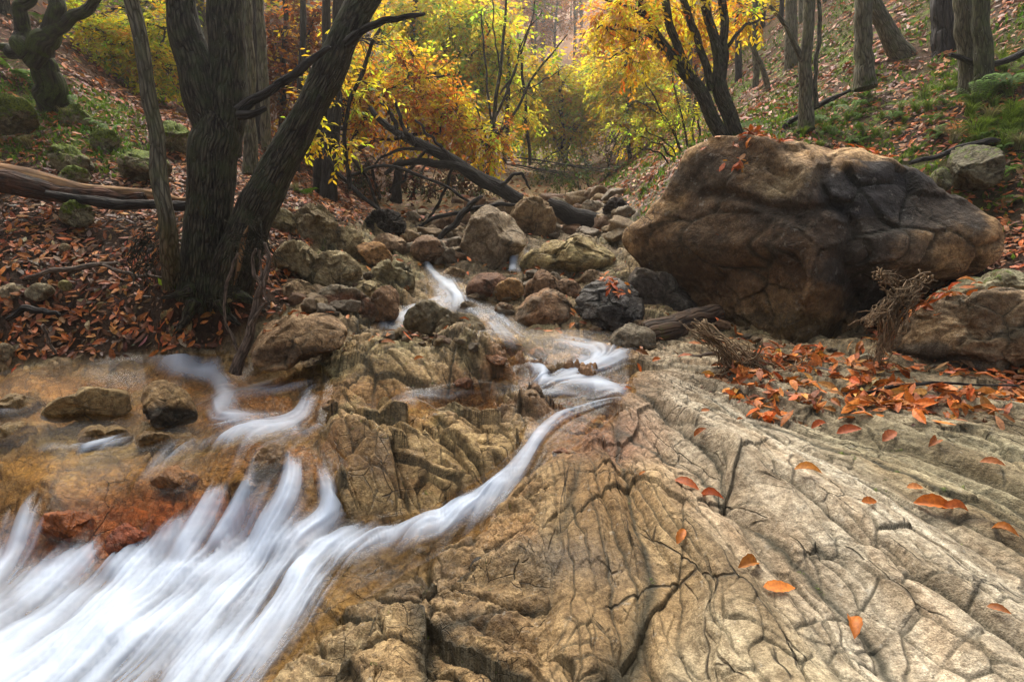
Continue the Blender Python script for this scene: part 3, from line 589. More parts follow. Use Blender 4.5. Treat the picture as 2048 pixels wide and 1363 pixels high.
def rock(name, label, cat, pts, Yc, thick=.8, col=TAN, seed=1, sub=5, col2=None, group=None, kind=None, moss=.0, wet=.0, sharp=14, rough=.05, facet=.07, blobs=(), mat_=None, deform=None, npl=13):
    pts = np.array(pts, float); cen = (pts.min(0)+pts.max(0))/2; c = at(cen[0], cen[1], Yc)
    az = math.atan2(c[0], c[1]); rx = np.array((math.cos(az), -math.sin(az), 0)); fy = np.array((math.sin(az), math.cos(az), 0)); up = np.array((0, 0, 1.))
    rel = []
    for u, v in pts:                          # the outline on the upright plane through the middle of the rock
        d = ray(u, v); t = (c@fy)/(d@fy); p = d*t-c; rel.append((p@rx, p@up))
    rel = np.array(rel); ph = np.arctan2(rel[:, 1], rel[:, 0]); rr = np.hypot(*rel.T); o_ = np.argsort(ph); ph, rr = ph[o_], rr[o_]
    size = rr.mean(); sharp = sharp*1.5; rough = rough*1.15; facet = facet*1.25
    P, F, ck = rock_shape(seed, sub, npl, sharp, rough, facet, min(size*2, 2.2))
    a = np.arctan2(P[:, 2], P[:, 0]); rho = np.hypot(P[:, 0], P[:, 2])
    nb_ = 90; bi = ((a+np.pi)/(2*np.pi)*nb_).astype(int) % nb_; sil = np.zeros(nb_); np.maximum.at(sil, bi, rho)
    sil = np.maximum(sil, .5*(np.roll(sil, 1)+np.roll(sil, -1))); bc = (np.arange(nb_)+.5)/nb_*2*np.pi-np.pi
    sl_ = np.interp(a, bc, sil, period=2*np.pi); ol = np.interp(a, ph, rr, period=2*np.pi)
    k = ol/sl_; x = P[:, 0]*k; z = P[:, 2]*k; y = P[:, 1]*size*thick
    Wp = c+x[:, None]*rx+y[:, None]*fy+z[:, None]*up
    if deform is not None: Wp = deform(Wp, c, rx, fy)
    loc = np.array((c[0], c[1], c[2]+rel[:, 1].min())); col = np.minimum(np.array(col)*1.2, .7)*np.ones((len(P), 3))
    if col2 is not None:
        t = sstep(-.15, .2, fb3(P, 1.4, 4, seed+20)); col = col*(1-t[:, None])+np.array(col2)*t[:, None]
    u, v = proj(Wp)
    for (bu, bv, ru, rv, cc, am) in blobs:
        q = fb3(Wp, 2.6, 6, seed+31, .65)*1.5
        g = sstep(.25, .55, np.exp(-(((u-bu)/ru)**2+((v-bv)/rv)**2)*.7)+q*.35)*am*(P[:, 1] < .35)
        col = col*(1-g[:, None])+np.array(cc)*g[:, None]
    nz = P[:, 2]; ms = np.clip(moss*(.6+.6*nz), 0, 1)
    wt = np.clip(wet+sstep(.05, -.35, z/size)*.25, 0, 1)
    m = mesh_np(name, Wp-loc, F, {'Col': col, 'crack': ck*.8, 'moss': ms, 'wet': wt})
    o = link(name, m, mat_ or M_rock, None, loc); tag(o, label, cat, group, kind); return o
def giant(Wp, c, rx, fy):
    u, v = proj(Wp); front = ((Wp-c)@fy) < .2
    cx_ = 1700+12*np.sin(v/22.)+np.where(v < 460, (v-460)*.55, 0); d = (u-cx_)/13.
    dep = .10*np.exp(-d*d)*sstep(330, 430, v)*sstep(700, 640, v)
    d2 = (v-(392+.10*(u-1400)+10*np.sin(u/40.)))/10.; dep = dep+.09*np.exp(-d2*d2)*sstep(1390, 1420, u)*sstep(1720, 1690, u)
    q = (Wp-c); big = fb3(Wp, 1.1, 3, 77)*.16+np.abs(n3(*(Wp*[1.6, 1.6, 3.4]).T, 78))*-.09+np.abs(n3(*(Wp*[4, 4, 7]).T, 79))*-.035
    s = (dep*front-.16*big*front)
    return Wp+fy*s[:, None]
M_giant = rock_material('giant_stone', crack=2.4, crackw=.010, crackamt=.85, bumpd=.03, tex=.5)
rock('giant_boulder', 'huge dark stained boulder overhanging the stream on the right', 'boulder',
  [(1250,480),(1262,455),(1300,432),(1345,378),(1385,303),(1405,288),(1480,280),(1560,290),(1660,297),(1760,310),(1820,330),(1880,372),(1950,410),(1992,440),(2002,470),(1990,515),(1965,548),(1900,564),(1800,590),(1745,630),(1690,690),(1620,700),(1560,697),(1480,672),(1420,625),(1370,580),(1290,535)],
  6.35, 1.0, (.60,.41,.23), 11, 7, rough=.03, facet=.028, npl=20, sharp=16, deform=giant, mat_=M_giant, moss=.04,
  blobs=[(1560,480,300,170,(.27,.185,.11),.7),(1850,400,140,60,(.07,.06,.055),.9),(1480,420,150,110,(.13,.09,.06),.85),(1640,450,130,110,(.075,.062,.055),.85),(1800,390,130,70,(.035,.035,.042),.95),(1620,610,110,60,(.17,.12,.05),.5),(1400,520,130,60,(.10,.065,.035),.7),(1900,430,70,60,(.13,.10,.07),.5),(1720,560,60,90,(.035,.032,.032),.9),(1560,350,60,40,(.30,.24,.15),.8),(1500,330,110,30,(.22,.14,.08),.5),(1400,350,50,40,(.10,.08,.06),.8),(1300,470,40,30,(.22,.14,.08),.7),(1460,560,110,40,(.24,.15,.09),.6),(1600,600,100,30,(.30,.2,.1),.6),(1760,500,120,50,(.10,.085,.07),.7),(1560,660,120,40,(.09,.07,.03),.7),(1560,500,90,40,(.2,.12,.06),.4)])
R_ = rock
R_('layered_boulder', 'pale layered boulder at the right edge below the debris clump', 'boulder', [(1778,700),(1800,645),(1850,605),(1930,585),(2048,580),(2160,600),(2180,690),(2070,748),(1960,775),(1890,760),(1830,738)], 4.45, .9, (.42,.33,.22), 12, 6, rough=.08, facet=.09, col2=(.30,.24,.17), blobs=[(1860,730,90,40,DRK,.8)], moss=.1)
R_('mossy_slab', 'flat mossy stone slab with fallen leaves behind the layered boulder', 'stone', [(1850,600),(1900,570),(1960,556),(2060,556),(2120,575),(2100,610),(1950,615)], 4.9, 1.0, (.33,.33,.23), 13, 6, moss=.35)
R_('flat_boulder', 'tan leaf-strewn boulder beside the forked driftwood, left of the stream', 'boulder', [(500,700),(515,672),(555,642),(615,628),(670,632),(692,650),(686,676),(650,702),(600,718),(540,728),(505,722)], 4.9, 1.0, (.43,.31,.19), 14, 6, rough=.04, blobs=[(600,710,90,16,(.12,.08,.05),.8)])
R_('stained_boulder', 'grey boulder with a rust-red front left of the cascade', 'boulder', [(618,602),(640,580),(690,570),(730,588),(758,622),(748,642),(700,650),(650,640),(625,622)], 5.95, .9, GRY, 15, 6, blobs=[(690,615,60,25,(.27,.12,.06),.9)])
R_('brown_stone', 'upright brown stone leaning on the rust-fronted grey boulder', 'stone', [(740,602),(753,577),(780,570),(797,615),(792,643),(762,645)], 6.15, .9, BRN, 16, 5)
R_('wedge_stone', 'olive-grey wedge-shaped stone beside the left water channel', 'stone', [(806,655),(828,610),(850,598),(880,610),(908,628),(902,648),(870,664),(830,662)], 5.75, .9, (.22,.20,.14), 17, 5, sharp=22, npl=9)
R_('humped_stone', 'olive-grey humped stone in front of the wedge-shaped one', 'stone', [(870,662),(888,632),(930,626),(958,638),(972,658),(960,676),(930,684),(886,678)], 5.45, .9, (.23,.20,.13), 18, 5)
R_('peaked_boulder', 'tall pale grey peaked boulder standing in the middle of the creek bed', 'boulder', [(924,520),(930,465),(948,425),(973,407),(1000,418),(1040,452),(1056,480),(1045,502),(1020,515),(1003,540),(962,549),(935,540)], 8.5, .9, (.34,.29,.22), 19, 6, sharp=20, npl=10, facet=.05)
R_('blunt_boulder', 'blunt tan boulder just behind the tall peaked one', 'boulder', [(1018,442),(1030,410),(1060,395),(1095,403),(1113,440),(1107,468),(1062,478),(1025,468)], 10.2, .9, (.38,.29,.18), 20, 6, rough=.07)
R_('cracked_slab', 'broad yellowish cracked slab right of the small waterfall', 'boulder', [(1033,548),(1046,512),(1080,492),(1130,483),(1200,488),(1232,510),(1228,535),(1190,556),(1120,550),(1060,556)], 8.1, 1.1, (.42,.36,.19), 21, 6, facet=.08)
R_('rounded_stone', 'dark reddish rounded stone just left of the streambed centre below the waterfall', 'stone', [(930,582),(945,556),(980,546),(1015,558),(1042,580),(1010,602),(960,607)], 7.2, .9, (.20,.11,.07), 22, 5)
R_('yellow_stone', 'small ochre stone right of the dark reddish rounded stone', 'stone', [(988,580),(1008,560),(1036,558),(1048,585),(1025,602),(996,600)], 6.95, .9, OCH, 23, 5)
R_('sloping_boulder', 'rusty tan sloping boulder left of the black leaf-topped one', 'boulder', [(1028,642),(1045,607),(1075,588),(1105,578),(1138,600),(1152,632),(1120,648),(1060,653)], 6.3, .9, (.36,.23,.14), 24, 6, col2=(.30,.22,.15))
R_('ridge_stone', 'brown ridged stone on top of the rusty sloping boulder', 'stone', [(1048,592),(1065,556),(1082,538),(1105,550),(1122,578),(1110,596)], 7.0, .9, BRN, 25, 5)
R_('black_boulder', 'glossy black boulder with orange leaves on its top', 'boulder', [(1150,602),(1165,576),(1200,560),(1250,566),(1282,590),(1288,630),(1250,657),(1192,657),(1158,637)], 6.2, .9, (.045,.042,.045), 26, 6, wet=.5, facet=.12, col2=(.10,.09,.085), sharp=22, npl=10)
R_('grey_boulder', 'speckled grey boulder tucked under the prow of the huge boulder', 'boulder', [(1254,562),(1272,532),(1310,543),(1360,580),(1402,622),(1385,640),(1330,640),(1288,624)], 6.75, .9, (.20,.185,.165), 27, 6, col2=(.13,.11,.10))
R_('pale_stone', 'pale pinkish stone at the head of the left cascade', 'stone', [(738,492),(753,473),(788,471),(813,485),(810,505),(780,513),(745,507)], 8.4, .9, (.36,.27,.19), 28, 5)
R_('brown_boulder', 'brown rounded boulder left of the tall peaked one', 'boulder', [(820,503),(833,477),(862,472),(886,490),(890,510),(862,523),(830,519)], 8.3, .9, (.27,.18,.12), 29, 5)
R_('orange_stone', 'orange tilted block at the end of the left rock bank', 'stone', [(713,492),(738,485),(775,498),(786,520),(765,528),(728,513)], 7.7, .9, (.42,.25,.11), 30, 5, sharp=22, npl=8)
R_('slab_stone', 'tan slab-like stone standing out of the left pool', 'stone', [(78,832),(98,802),(150,781),(218,772),(256,782),(262,808),(220,832),(150,843),(100,845)], 4.2, .8, (.42,.33,.18), 31, 6, rough=.04, facet=.03, wet=.1)
R_('dark_footed_stone', 'ochre stone with a black wet foot beside the left rapids', 'stone', [(283,812),(289,782),(318,767),(355,773),(386,798),(392,832),(350,853),(305,842)], 4.1, .9, (.34,.24,.12), 32, 6, blobs=[(350,835,60,22,(.02,.018,.012),.9)], wet=.2)
R_('wet_block', 'wet ochre block at the lip of the left waterfall', 'stone', [(505,945),(512,905),(535,890),(568,895),(580,925),(570,950),(540,958)], 3.3, .9, (.25,.16,.075), 33, 5, wet=.5, facet=.1)
R_('rusty_knob', 'small rusty knob of rock in the middle of the left fall', 'stone', [(370,1075),(376,1060),(395,1053),(412,1062),(416,1080),(395,1086)], 2.98, .8, (.22,.09,.04), 34, 5, wet=.5)
R_('black_cobble', 'black rounded cobble wedged in the tan bedrock', 'stone', [(938,1140),(945,1122),(968,1114),(992,1124),(998,1142),(985,1156),(955,1156)], 2.42, .8, (.035,.03,.025), 35, 5, wet=.3)
R_('mossy_cube_boulder', 'square mossy grey boulder on the right slope behind the huge one', 'boulder', [(1893,350),(1893,318),(1905,295),(1960,288),(2003,300),(2012,335),(1995,370),(1930,385),(1900,375)], 6.9, .9, (.17,.17,.12), 36, 6, moss=.32, sharp=24, npl=6)
R_('edge_stone', 'dark mossy stone between the huge boulder and the square mossy one', 'stone', [(1860,365),(1868,340),(1888,332),(1902,350),(1900,378),(1875,388)], 6.9, .9, GRN, 37, 5, moss=.4)
for k, (lab, pts, Y_, c_) in enumerate([
  ('jagged small rock left of the tan slab-like stone in the pool', [(-20,838),(0,800),(22,786),(55,790),(84,806),(76,832),(30,842)], 4.25, (.36,.28,.15)),
  ('low wet ledge stone at the left edge of the middle pool', [(-30,892),(-10,855),(30,846),(70,852),(78,872),(60,890)], 3.85, (.34,.26,.12)),
  ('flat wet ochre stone below the tan slab-like stone', [(150,880),(165,862),(210,856),(262,862),(268,878),(215,888)], 3.85, (.38,.28,.13)),
  ('round wet stone just under the dark-footed stone', [(268,890),(280,870),(315,862),(345,872),(350,888),(310,898)], 3.75, (.33,.24,.12)),
  ('rusty shelf stone above the white left fall', [(300,965),(320,945),(365,938),(400,950),(395,972),(340,982)], 3.25, (.38,.20,.08)),
  ('golden block in the spray of the left fall', [(455,985),(462,962),(490,950),(512,965),(508,990),(475,998)], 3.15, (.36,.25,.11)),
  ('orange shelf stone at the lower left bank of the torrent', [(75,1060),(95,1030),(150,1022),(190,1040),(180,1068),(120,1078)], 2.98, (.44,.15,.045)),
  ('red-brown wedge between the two white falls at the left', [(210,1090),(225,1060),(270,1050),(300,1070),(290,1098),(240,1108)], 2.92, (.40,.11,.04))]):
    R_('pool_stone', lab, 'stone', pts, Y_, 1.0, c_, 140+k, 5, group='stones standing in the left pools', wet=.6, facet=.1)
for k, (u, v, r_) in enumerate([(1075,705,16),(1120,690,12),(1150,722,18),(1205,738,14),(1100,738,12),(1175,790,15),(1215,760,12),(1060,790,14),(1130,812,13),(990,720,16),(1010,770,14),(930,765,15),(1160,860,16),(1195,850,13),(1120,905,14)]):
    p = hit(u, v); R_('rapids_stone', 'small rusty stone half covered by the thin rapids', 'stone', [(u+r_*math.cos(a)*(1.3+.3*math.sin(3*a+k)), v+r_*.62*math.sin(a)) for a in np.linspace(0, 6, 9)], float(p[1]), 1.2, [(.38,.19,.09),(.34,.24,.13),(.30,.14,.07)][k % 3], 160+k, 4, group='rusty stones in the thin rapids', wet=.5)
for k, (lab, pts, Y_, ms_) in enumerate([
  ('large domed moss-covered boulder at the left edge', [(-40,235),(-10,200),(30,195),(70,225),(80,250),(40,262),(-20,262)], 8.3, .62),
  ('moss-topped boulder behind the big double trunk', [(312,300),(318,255),(335,238),(365,250),(385,275),(385,310),(350,312)], 9.2, .55),
  ('mossy boulder above the end of the peeled log', [(98,330),(104,292),(130,286),(165,308),(190,340),(160,350),(120,345)], 7.7, .48),
  ('half-mossed pale boulder left of the pale slanting trunk', [(235,345),(245,305),(280,298),(320,312),(345,345),(310,362),(260,360)], 7.9, .42),
  ('small mossy stone high on the left bank below the gnarled tree', [(92,205),(100,185),(118,176),(140,195),(135,210),(110,214)], 9.4, .58),
  ('long mossy stone on the left bank under the yellow shrub', [(115,240),(135,212),(170,215),(188,240),(160,255),(125,255)], 9.0, .55),
  ('bright green mossy stone in the fork behind the leaning stem', [(530,385),(538,360),(552,353),(570,370),(568,392),(545,398)], 8.3, .7),
  ('low mossy stone just above the peeled log', [(112,362),(125,340),(160,335),(185,358),(160,368),(125,370)], 7.2, .45),
  ('dark mossy stone under the peeled log', [(120,440),(130,405),(165,402),(190,425),(180,450),(140,452)], 6.5, .4),
  ('mossy stone right of the bright moss streak on the left bank', [(180,290),(190,262),(215,258),(240,280),(235,300),(200,304)], 8.5, .6)]):
    R_('mossy_boulder', lab, 'boulder', pts, Y_, .9, (.30,.30,.20), 40+k, 5, moss=ms_+.22, npl=7, facet=.15, rough=.08, group='moss-covered boulders on the left bank')
for k, (lab, pts, Y_, c_) in enumerate([
  ('broad pale flat stone among red leaves at the left edge', [(-10,585),(10,570),(40,568),(62,582),(50,592),(10,596)], 5.6, PALE),
  ('pale stone with a leaf on it, right of the broad flat one', [(48,590),(60,572),(85,566),(112,582),(100,594),(65,598)], 5.55, (.3,.28,.2)),
  ('small yellow-green stone on the leafy left bank', [(116,572),(120,562),(133,560),(144,570),(140,580),(124,580)], 5.6, (.36,.36,.16)),
  ('rounded yellow stone in the leaves below the big trunk', [(322,636),(326,622),(338,618),(345,628),(342,640),(328,641)], 5.5, (.36,.32,.15)),
  ('square pale stone in the upper left leaves', [(118,500),(122,488),(136,488),(142,498),(136,505),(124,505)], 6.1, (.4,.34,.22)),
  ('pale stone at the waterline in the left corner', [(-15,712),(-10,690),(12,684),(30,702),(25,716),(0,720)], 5.2, PALE)]):
    R_('bank_stone', lab, 'stone', pts, Y_, .9, c_, 60+k, 4, group='stones in the leaves of the left bank', moss=.1)
for k, (lab, pts, Y_, c_) in enumerate([
  ('yellowish knob of the left rock bank, nearest the brown stone', [(690,620),(700,580),(735,560),(770,580),(775,605),(740,618)], 6.5, (.40,.35,.21)),
  ('furrowed pale rock on the left bank below the leafy crest', [(620,560),(628,515),(665,500),(705,515),(725,550),(700,575),(650,578)], 6.6, (.42,.37,.24)),
  ('angular pale rock rising out of the left bank beside the tree', [(548,545),(556,495),(590,478),(625,500),(630,540),(600,560)], 6.5, (.38,.34,.22)),
  ('leaf-capped crest rock below the two dark trunks', [(585,480),(592,425),(625,405),(662,425),(682,470),(660,500),(610,500)], 7.7, (.27,.23,.14)),
  ('rock shoulder sloping to the creek under the leaf-capped crest', [(660,505),(672,455),(700,450),(728,480),(735,515),(705,530)], 7.8, (.36,.31,.19)),
  ('low furrowed rock at the edge of the left cascade', [(735,565),(750,530),(790,520),(825,545),(830,575),(790,590)], 7.2, (.36,.34,.22)),
  ('rubble-like rock under the furrowed pale one', [(560,600),(570,568),(605,560),(632,580),(628,610),(590,618)], 6.1, (.36,.28,.18)),
  ('mossy rock in the leaves right of the leaning stem', [(530,470),(538,430),(565,415),(592,435),(590,470),(560,482)], 7.4, (.2,.18,.1))]):
    R_('outcrop_rock', lab, 'rock', pts, Y_, .9, c_, 80+k, 6, group='rocks of the left rock bank', moss=.18, facet=.15, rough=.1, npl=18)
# more tumbled rocks that can be told apart, in the head of the creek bed
for k, (lab, pts, Y_, c_) in enumerate([
  ('grey-white boulder on the fallen trunk at the back of the creek', [(1158,425),(1165,408),(1190,402),(1212,412),(1212,428),(1185,434)], 12.5, (.34,.32,.29)),
  ('brown rounded boulder by the left end of the huge boulder', [(1208,462),(1218,448),(1240,445),(1256,460),(1250,474),(1222,476)], 9.6, (.3,.2,.13)),
  ('mossy boulder behind the fallen trunk at the creek head', [(1090,420),(1098,400),(1118,396),(1136,410),(1132,426),(1105,430)], 12.0, (.24,.22,.15)),
  ('white-grey stone in front of the fallen trunk', [(1150,470),(1156,457),(1175,454),(1187,464),(1182,476),(1160,478)], 9.9, (.38,.36,.33)),
  ('olive boulder right of the cracked slab', [(1205,500),(1212,478),(1232,470),(1252,488),(1250,512),(1225,520)], 8.8, (.3,.28,.18)),
  ('pale capstone lying on the cracked slab', [(1130,490),(1140,474),(1170,470),(1192,482),(1185,496),(1150,500)], 9.0, (.37,.33,.24)),
  ('smooth brown stone under the dark reddish rounded one', [(988,622),(995,608),(1015,606),(1030,618),(1022,632),(1000,634)], 6.6, (.3,.22,.15)),
  ('small dark stone in the middle of the shallow stream', [(912,622),(920,608),(945,605),(962,616),(955,628),(928,630)], 6.7, (.2,.16,.11)),
  ('ochre stone at the foot of the tall peaked boulder', [(880,560),(890,540),(915,535),(935,550),(925,568),(895,570)], 7.9, (.35,.27,.17)),
  ('tawny stone between the cascade and the dark reddish stone', [(860,548),(866,530),(890,524),(912,534),(905,550),(880,554)], 8.3, (.33,.27,.18)),
  ('rusty leaf-dusted boulder below the cracked slab', [(1105,588),(1112,566),(1140,558),(1162,575),(1160,598),(1130,606)], 6.95, (.3,.2,.13)),
  ('brown block under the right tip of the cracked slab', [(1160,560),(1168,545),(1195,542),(1212,555),(1205,570),(1175,574)], 7.3, (.26,.19,.12)),
  ('grey sloping slab at the stream edge below the wooden stump', [(1215,690),(1235,660),(1280,655),(1312,668),(1310,695),(1260,704)], 5.3, (.22,.20,.16)),
  ('red-brown stone lying in the shallow rapids', [(985,700),(998,686),(1030,684),(1050,696),(1040,708),(1005,712)], 5.05, (.3,.16,.08)),
  ('grey angular stone in the shade under the huge boulder', [(1650,715),(1655,690),(1680,678),(1705,690),(1708,712),(1680,722)], 5.1, (.16,.155,.15)),
  ('small pale stone in the shade under the huge boulder', [(1618,705),(1624,690),(1640,684),(1655,696),(1652,710),(1632,714)], 5.2, (.26,.25,.23)),
  ('pale slab stone in the leaves at the foot of the layered boulder', [(1700,728),(1715,712),(1745,708),(1772,722),(1760,736),(1720,738)], 4.65, (.36,.37,.31))]):
    R_('creek_rock', lab, 'rock', pts, Y_, .9, c_, 100+k, 5, group='tumbled rocks in the creek bed')
# cobbles: six shapes, scattered where the bed is rubble
protos = []
for k in range(8):
    P, F, ck = rock_shape(200+k, 4, 9, 22, .05, .12); P = P*np.array([1, rng.uniform(.7, 1), rng.uniform(.55, .85)])
    cc = [(.30,.23,.15),(.33,.28,.2),(.26,.17,.11),(.22,.19,.15),(.38,.3,.19),(.3,.27,.22),(.24,.15,.09),(.36,.27,.14)][k]
    protos.append(mesh_np('creek_cobble', P, F, {'Col': np.ones((len(P), 3))*cc, 'crack': ck*.3, 'moss': np.full(len(P), .04), 'wet': np.full(len(P), .15)}))
    protos[-1].materials.append(M_small)
CW = ['brown','pale tan','rusty','olive-grey','sandy yellow','light grey','dark red-brown','ochre']
def cobble(x, y, r, label, group):
    k = int(rng.integers(8)); o = bpy.data.objects.new('creek_cobble', protos[k]); label = CW[k]+' '+label; C.collection.objects.link(o)
    o.location = (x, y, float(gz(x, y))+r*.25); o.scale = (r, r*rng.uniform(.7, 1), r*rng.uniform(.7, 1)); o.rotation_euler = (rng.uniform(-.3, .3), rng.uniform(-.3, .3), rng.uniform(0, 6.3))
    tag(o, label, 'stone', group)
def inpoly(u, v, pts):
    ins = False
    for (a, b), (c, d) in zip(pts, pts[1:]+pts[:1]):
        if (b > v) != (d > v) and u < (c-a)*(v-b)/(d-b)+a: ins = not ins
    return ins
for reg, n_, r0_, r1_, lab, grp in [
  ([(800,430),(930,430),(930,520),(850,530),(790,470)], 55, .06, .24, 'cobble in the rubble left of the tall peaked boulder', 'cobbles left of the peaked boulder'),
  ([(1050,450),(1250,430),(1260,480),(1120,485)], 45, .07, .28, 'cobble in the rubble behind the cracked slab', 'cobbles behind the cracked slab'),
  ([(940,590),(1060,560),(1160,560),(1160,600),(1030,640),(960,640)], 40, .04, .15, 'small cobble wedged between the rocks below the waterfall', 'cobbles below the waterfall'),
  ([(1150,655),(1300,640),(1320,670),(1200,685),(1150,672)], 34, .025, .06, 'small pebble at the stream edge before the black boulder', 'pebbles before the black boulder'),
  ([(780,660),(980,680),(960,700),(760,690)], 22, .03, .08, 'small stone between the middle bedrock and the olive stones', 'stones behind the middle bedrock'),
  ([(560,560),(760,560),(760,620),(600,640)], 55, .04, .13, 'fist-sized stone lying on the left rock bank', 'loose stones on the left rock bank'),
  ([(900,400),(1240,390),(1260,430),(900,430)], 36, .12, .35, 'stone in the shade at the back of the creek', 'stones at the back of the creek'),
  ([(1290,600),(1420,640),(1640,720),(1700,700),(1500,690)], 12, .03, .08, 'small stone in the shade beneath the huge boulder', 'stones beneath the huge boulder')]:
    us = [p[0] for p in reg]; vs = [p[1] for p in reg]; k = 0
    while k < n_:
        u, v = rng.uniform(min(us), max(us)), rng.uniform(min(vs), max(vs))
        if inpoly(u, v, reg):
            p = hit(u, v); cobble(p[0], p[1], r0_+(r1_-r0_)*rng.random()**2, lab, grp); k += 1
# ------------------------------------------------------------------ LEAVES
LEAF = np.array([(0,0,0),(.22,.13,.03),(.22,-.13,.03),(.22,0,0),(.55,.19,.05),(.55,-.19,.05),(.55,0,.015),(.82,.10,.0),(.82,-.10,.0),(.82,0,-.02),(1,0,-.07)])
LEAFF = np.array([(0,3,1),(0,2,3),(3,6,4),(3,4,1),(2,5,6),(2,6,3),(6,9,7),(6,7,4),(5,8,9),(5,9,6),(9,10,7),(8,10,9)])
SML = np.array([(0,0,0),(.45,.24,.05),(.45,-.24,.05),(1,0,-.04)]); SMLF = np.array([(0,2,3),(0,3,1)])
YEL, GOLD, ORA, RUST, YGR, GREEN, LIT1, LIT2, LIT3, PINK = (.80,.62,.045), (.78,.46,.035), (.68,.27,.035), (.26,.08,.022), (.46,.56,.06), (.17,.32,.04), (.42,.14,.035), (.26,.085,.03), (.15,.06,.03), (.42,.24,.15)
def pal(n, cs, ws, var=.25):
    i = rng.choice(len(cs), n, p=np.array(ws)/sum(ws)); c = np.array(cs)[i]
    return np.clip(c*(1+var*rng.standard_normal((n, 1)))*(1+.12*rng.standard_normal((n, 3))), .006, .8)
def leaves(acc, P, X_, N_, S, Cc, tpl=LEAF, tf=LEAFF, curl=None):
    X_ = X_/(np.linalg.norm(X_, axis=1)[:, None]+1e-9); Yv = np.cross(N_, X_); Yv /= np.linalg.norm(Yv, axis=1)[:, None]+1e-9; Zv = np.cross(X_, Yv)
    S = S[:, None, None]; cu = 1 if curl is None else curl[:, None, None]
    T = tpl[None]
    V = P[:, None]+S*(T[..., 0:1]*X_[:, None]+T[..., 1:2]*Yv[:, None]+cu*T[..., 2:3]*Zv[:, None])
    n = len(P); F = (tf[None]+(np.arange(n)*len(tpl))[:, None, None]).reshape(-1, 3)
    acc.add(V.reshape(-1, 3), F, Col=np.repeat(Cc, len(tpl), 0))
M_leaf = leaf_material('autumn_leaf', .6, spec=.15); M_litter = leaf_material('fallen_leaf', .12, .5, spec=.25)
def rv(n): v = rng.standard_normal((n, 3)); return v/np.linalg.norm(v, axis=1)[:, None]
# ---- litter: density from zones, sampled over the ground sheet
gZx = np.gradient(Z, axis=1)/np.maximum(np.gradient(THG, axis=1)*R, 1e-4); gZr = np.gradient(Z, axis=0)/np.gradient(R, axis=0)
gZx = smooth(gZx, 6); gZr = smooth(gZr, 6)
def gnormal(i, j):
    th = THG[i, j]; a = gZx[i, j]; b = gZr[i, j]
    n = np.stack([-a*np.cos(th)-b*np.sin(th), a*np.sin(th)-b*np.cos(th), np.ones(len(i))], 1); return n/np.linalg.norm(n, axis=1)[:, None]
def litter(name, dens_, n, cs, ws, smin, smax, label=None, cat='leaf litter', lift=.012, tilt=.45, tpl=LEAF, tf=LEAFF):
    area = R*R*np.gradient(THG, axis=1)*np.gradient(LRG, axis=0); w = (dens_*area).ravel(); w = np.maximum(w, 0); cw = np.cumsum(w)
    k = np.searchsorted(cw, rng.random(n)*cw[-1]); i, j = np.unravel_index(np.clip(k, 0, NR*NC-1), (NR, NC))
    i = np.clip(i, 0, NR-2); j = np.clip(j, 0, NC-2)
    th = THG[i, j]+(rng.random(n)-.5)*(TG[1]*0+np.radians(.1)); r = R[i, j]*(1+(rng.random(n)-.5)*.004)
    P = np.stack([r*np.sin(th), r*np.cos(th), Z[i, j]+lift+rng.random(n)*.03], 1)
    N_ = gnormal(i, j)+tilt*rv(n); N_ /= np.linalg.norm(N_, axis=1)[:, None]
    Xv = np.cross(N_, rv(n)); acc = Acc(); S = rng.uniform(smin, smax, n)
    leaves(acc, P-Xv*S[:, None]*.5/np.linalg.norm(Xv, axis=1)[:, None], Xv, N_, S, pal(n, cs, ws, .3), tpl, tf, rng.uniform(-1, 3.0, n))
    o = acc.build(name, M_litter, smooth=False); tag(o, label, cat, kind='stuff'); return o
patch = sstep(-.25, .3, fb2(X*1.3, Y*1.3, 4, 120)+.1); patch2 = sstep(-.15, .35, fb2(X*2.6, Y*2.6, 3, 121)+.06)
inv = 1/np.maximum(R, 3)**1.4
dL = mL*(R < 16)*(.45+patch)*inv*(1-.35*poly([(200,540),(330,560),(420,640),(300,640),(180,580)], 20)); litter('fallen_leaves', dL, 27000, [LIT1, LIT2, LIT3, (.45,.17,.04), (.30,.18,.09), (.10,.05,.03)], [4, 4, 3, 2, 2, 3], .05, .15, 'deep carpet of russet chestnut leaves on the left bank')
dR = mR*(R < 20)*(.35+patch)*inv*(1-.5*grs); litter('fallen_leaves', dR, 26000, [(.5,.14,.03), LIT1, LIT2, LIT3, (.30,.17,.09)], [4, 4, 3, 3, 2], .05, .14, 'orange-brown chestnut leaves scattered over the right slope')
ledge = poly([(1395,770),(1460,720),(1560,700),(1760,720),(1850,770),(2100,780),(2600,800),(2600,850),(1900,835),(1780,828),(1660,820),(1540,822),(1480,800)], 14)
litter('fallen_leaves', ledge*(.15+patch2)*inv, 800, [(.52,.16,.03), (.42,.13,.03), LIT2, (.5,.24,.06), (.3,.14,.07)], [4, 4, 2, 2, 1.5], .08, .16, 'drift of wet orange-red leaves on the rock ledge below the huge boulder', lift=.02, tilt=.7)
dM = rockz*(1-slab)*(R > 4.8)*(R < 13)*(1-wmask)*patch2*inv; litter('fallen_leaves', dM, 900, [(.5,.14,.03), LIT1, LIT2], [3, 3, 1], .07, .13, 'scattered orange leaves caught on the creek rocks', lift=.03)
frag = [(.12,.06,.03), (.07,.04,.025), (.22,.11,.05), (.16,.12,.08)]
litter('leaf_crumbs', (mL*(R < 12)+mR*(R < 14))*inv, 42000, frag, [3, 4, 2, 1], .015, .05, 'fine brown leaf crumbs and humus matted over both banks', lift=.006, tilt=.6, tpl=SML, tf=SMLF)
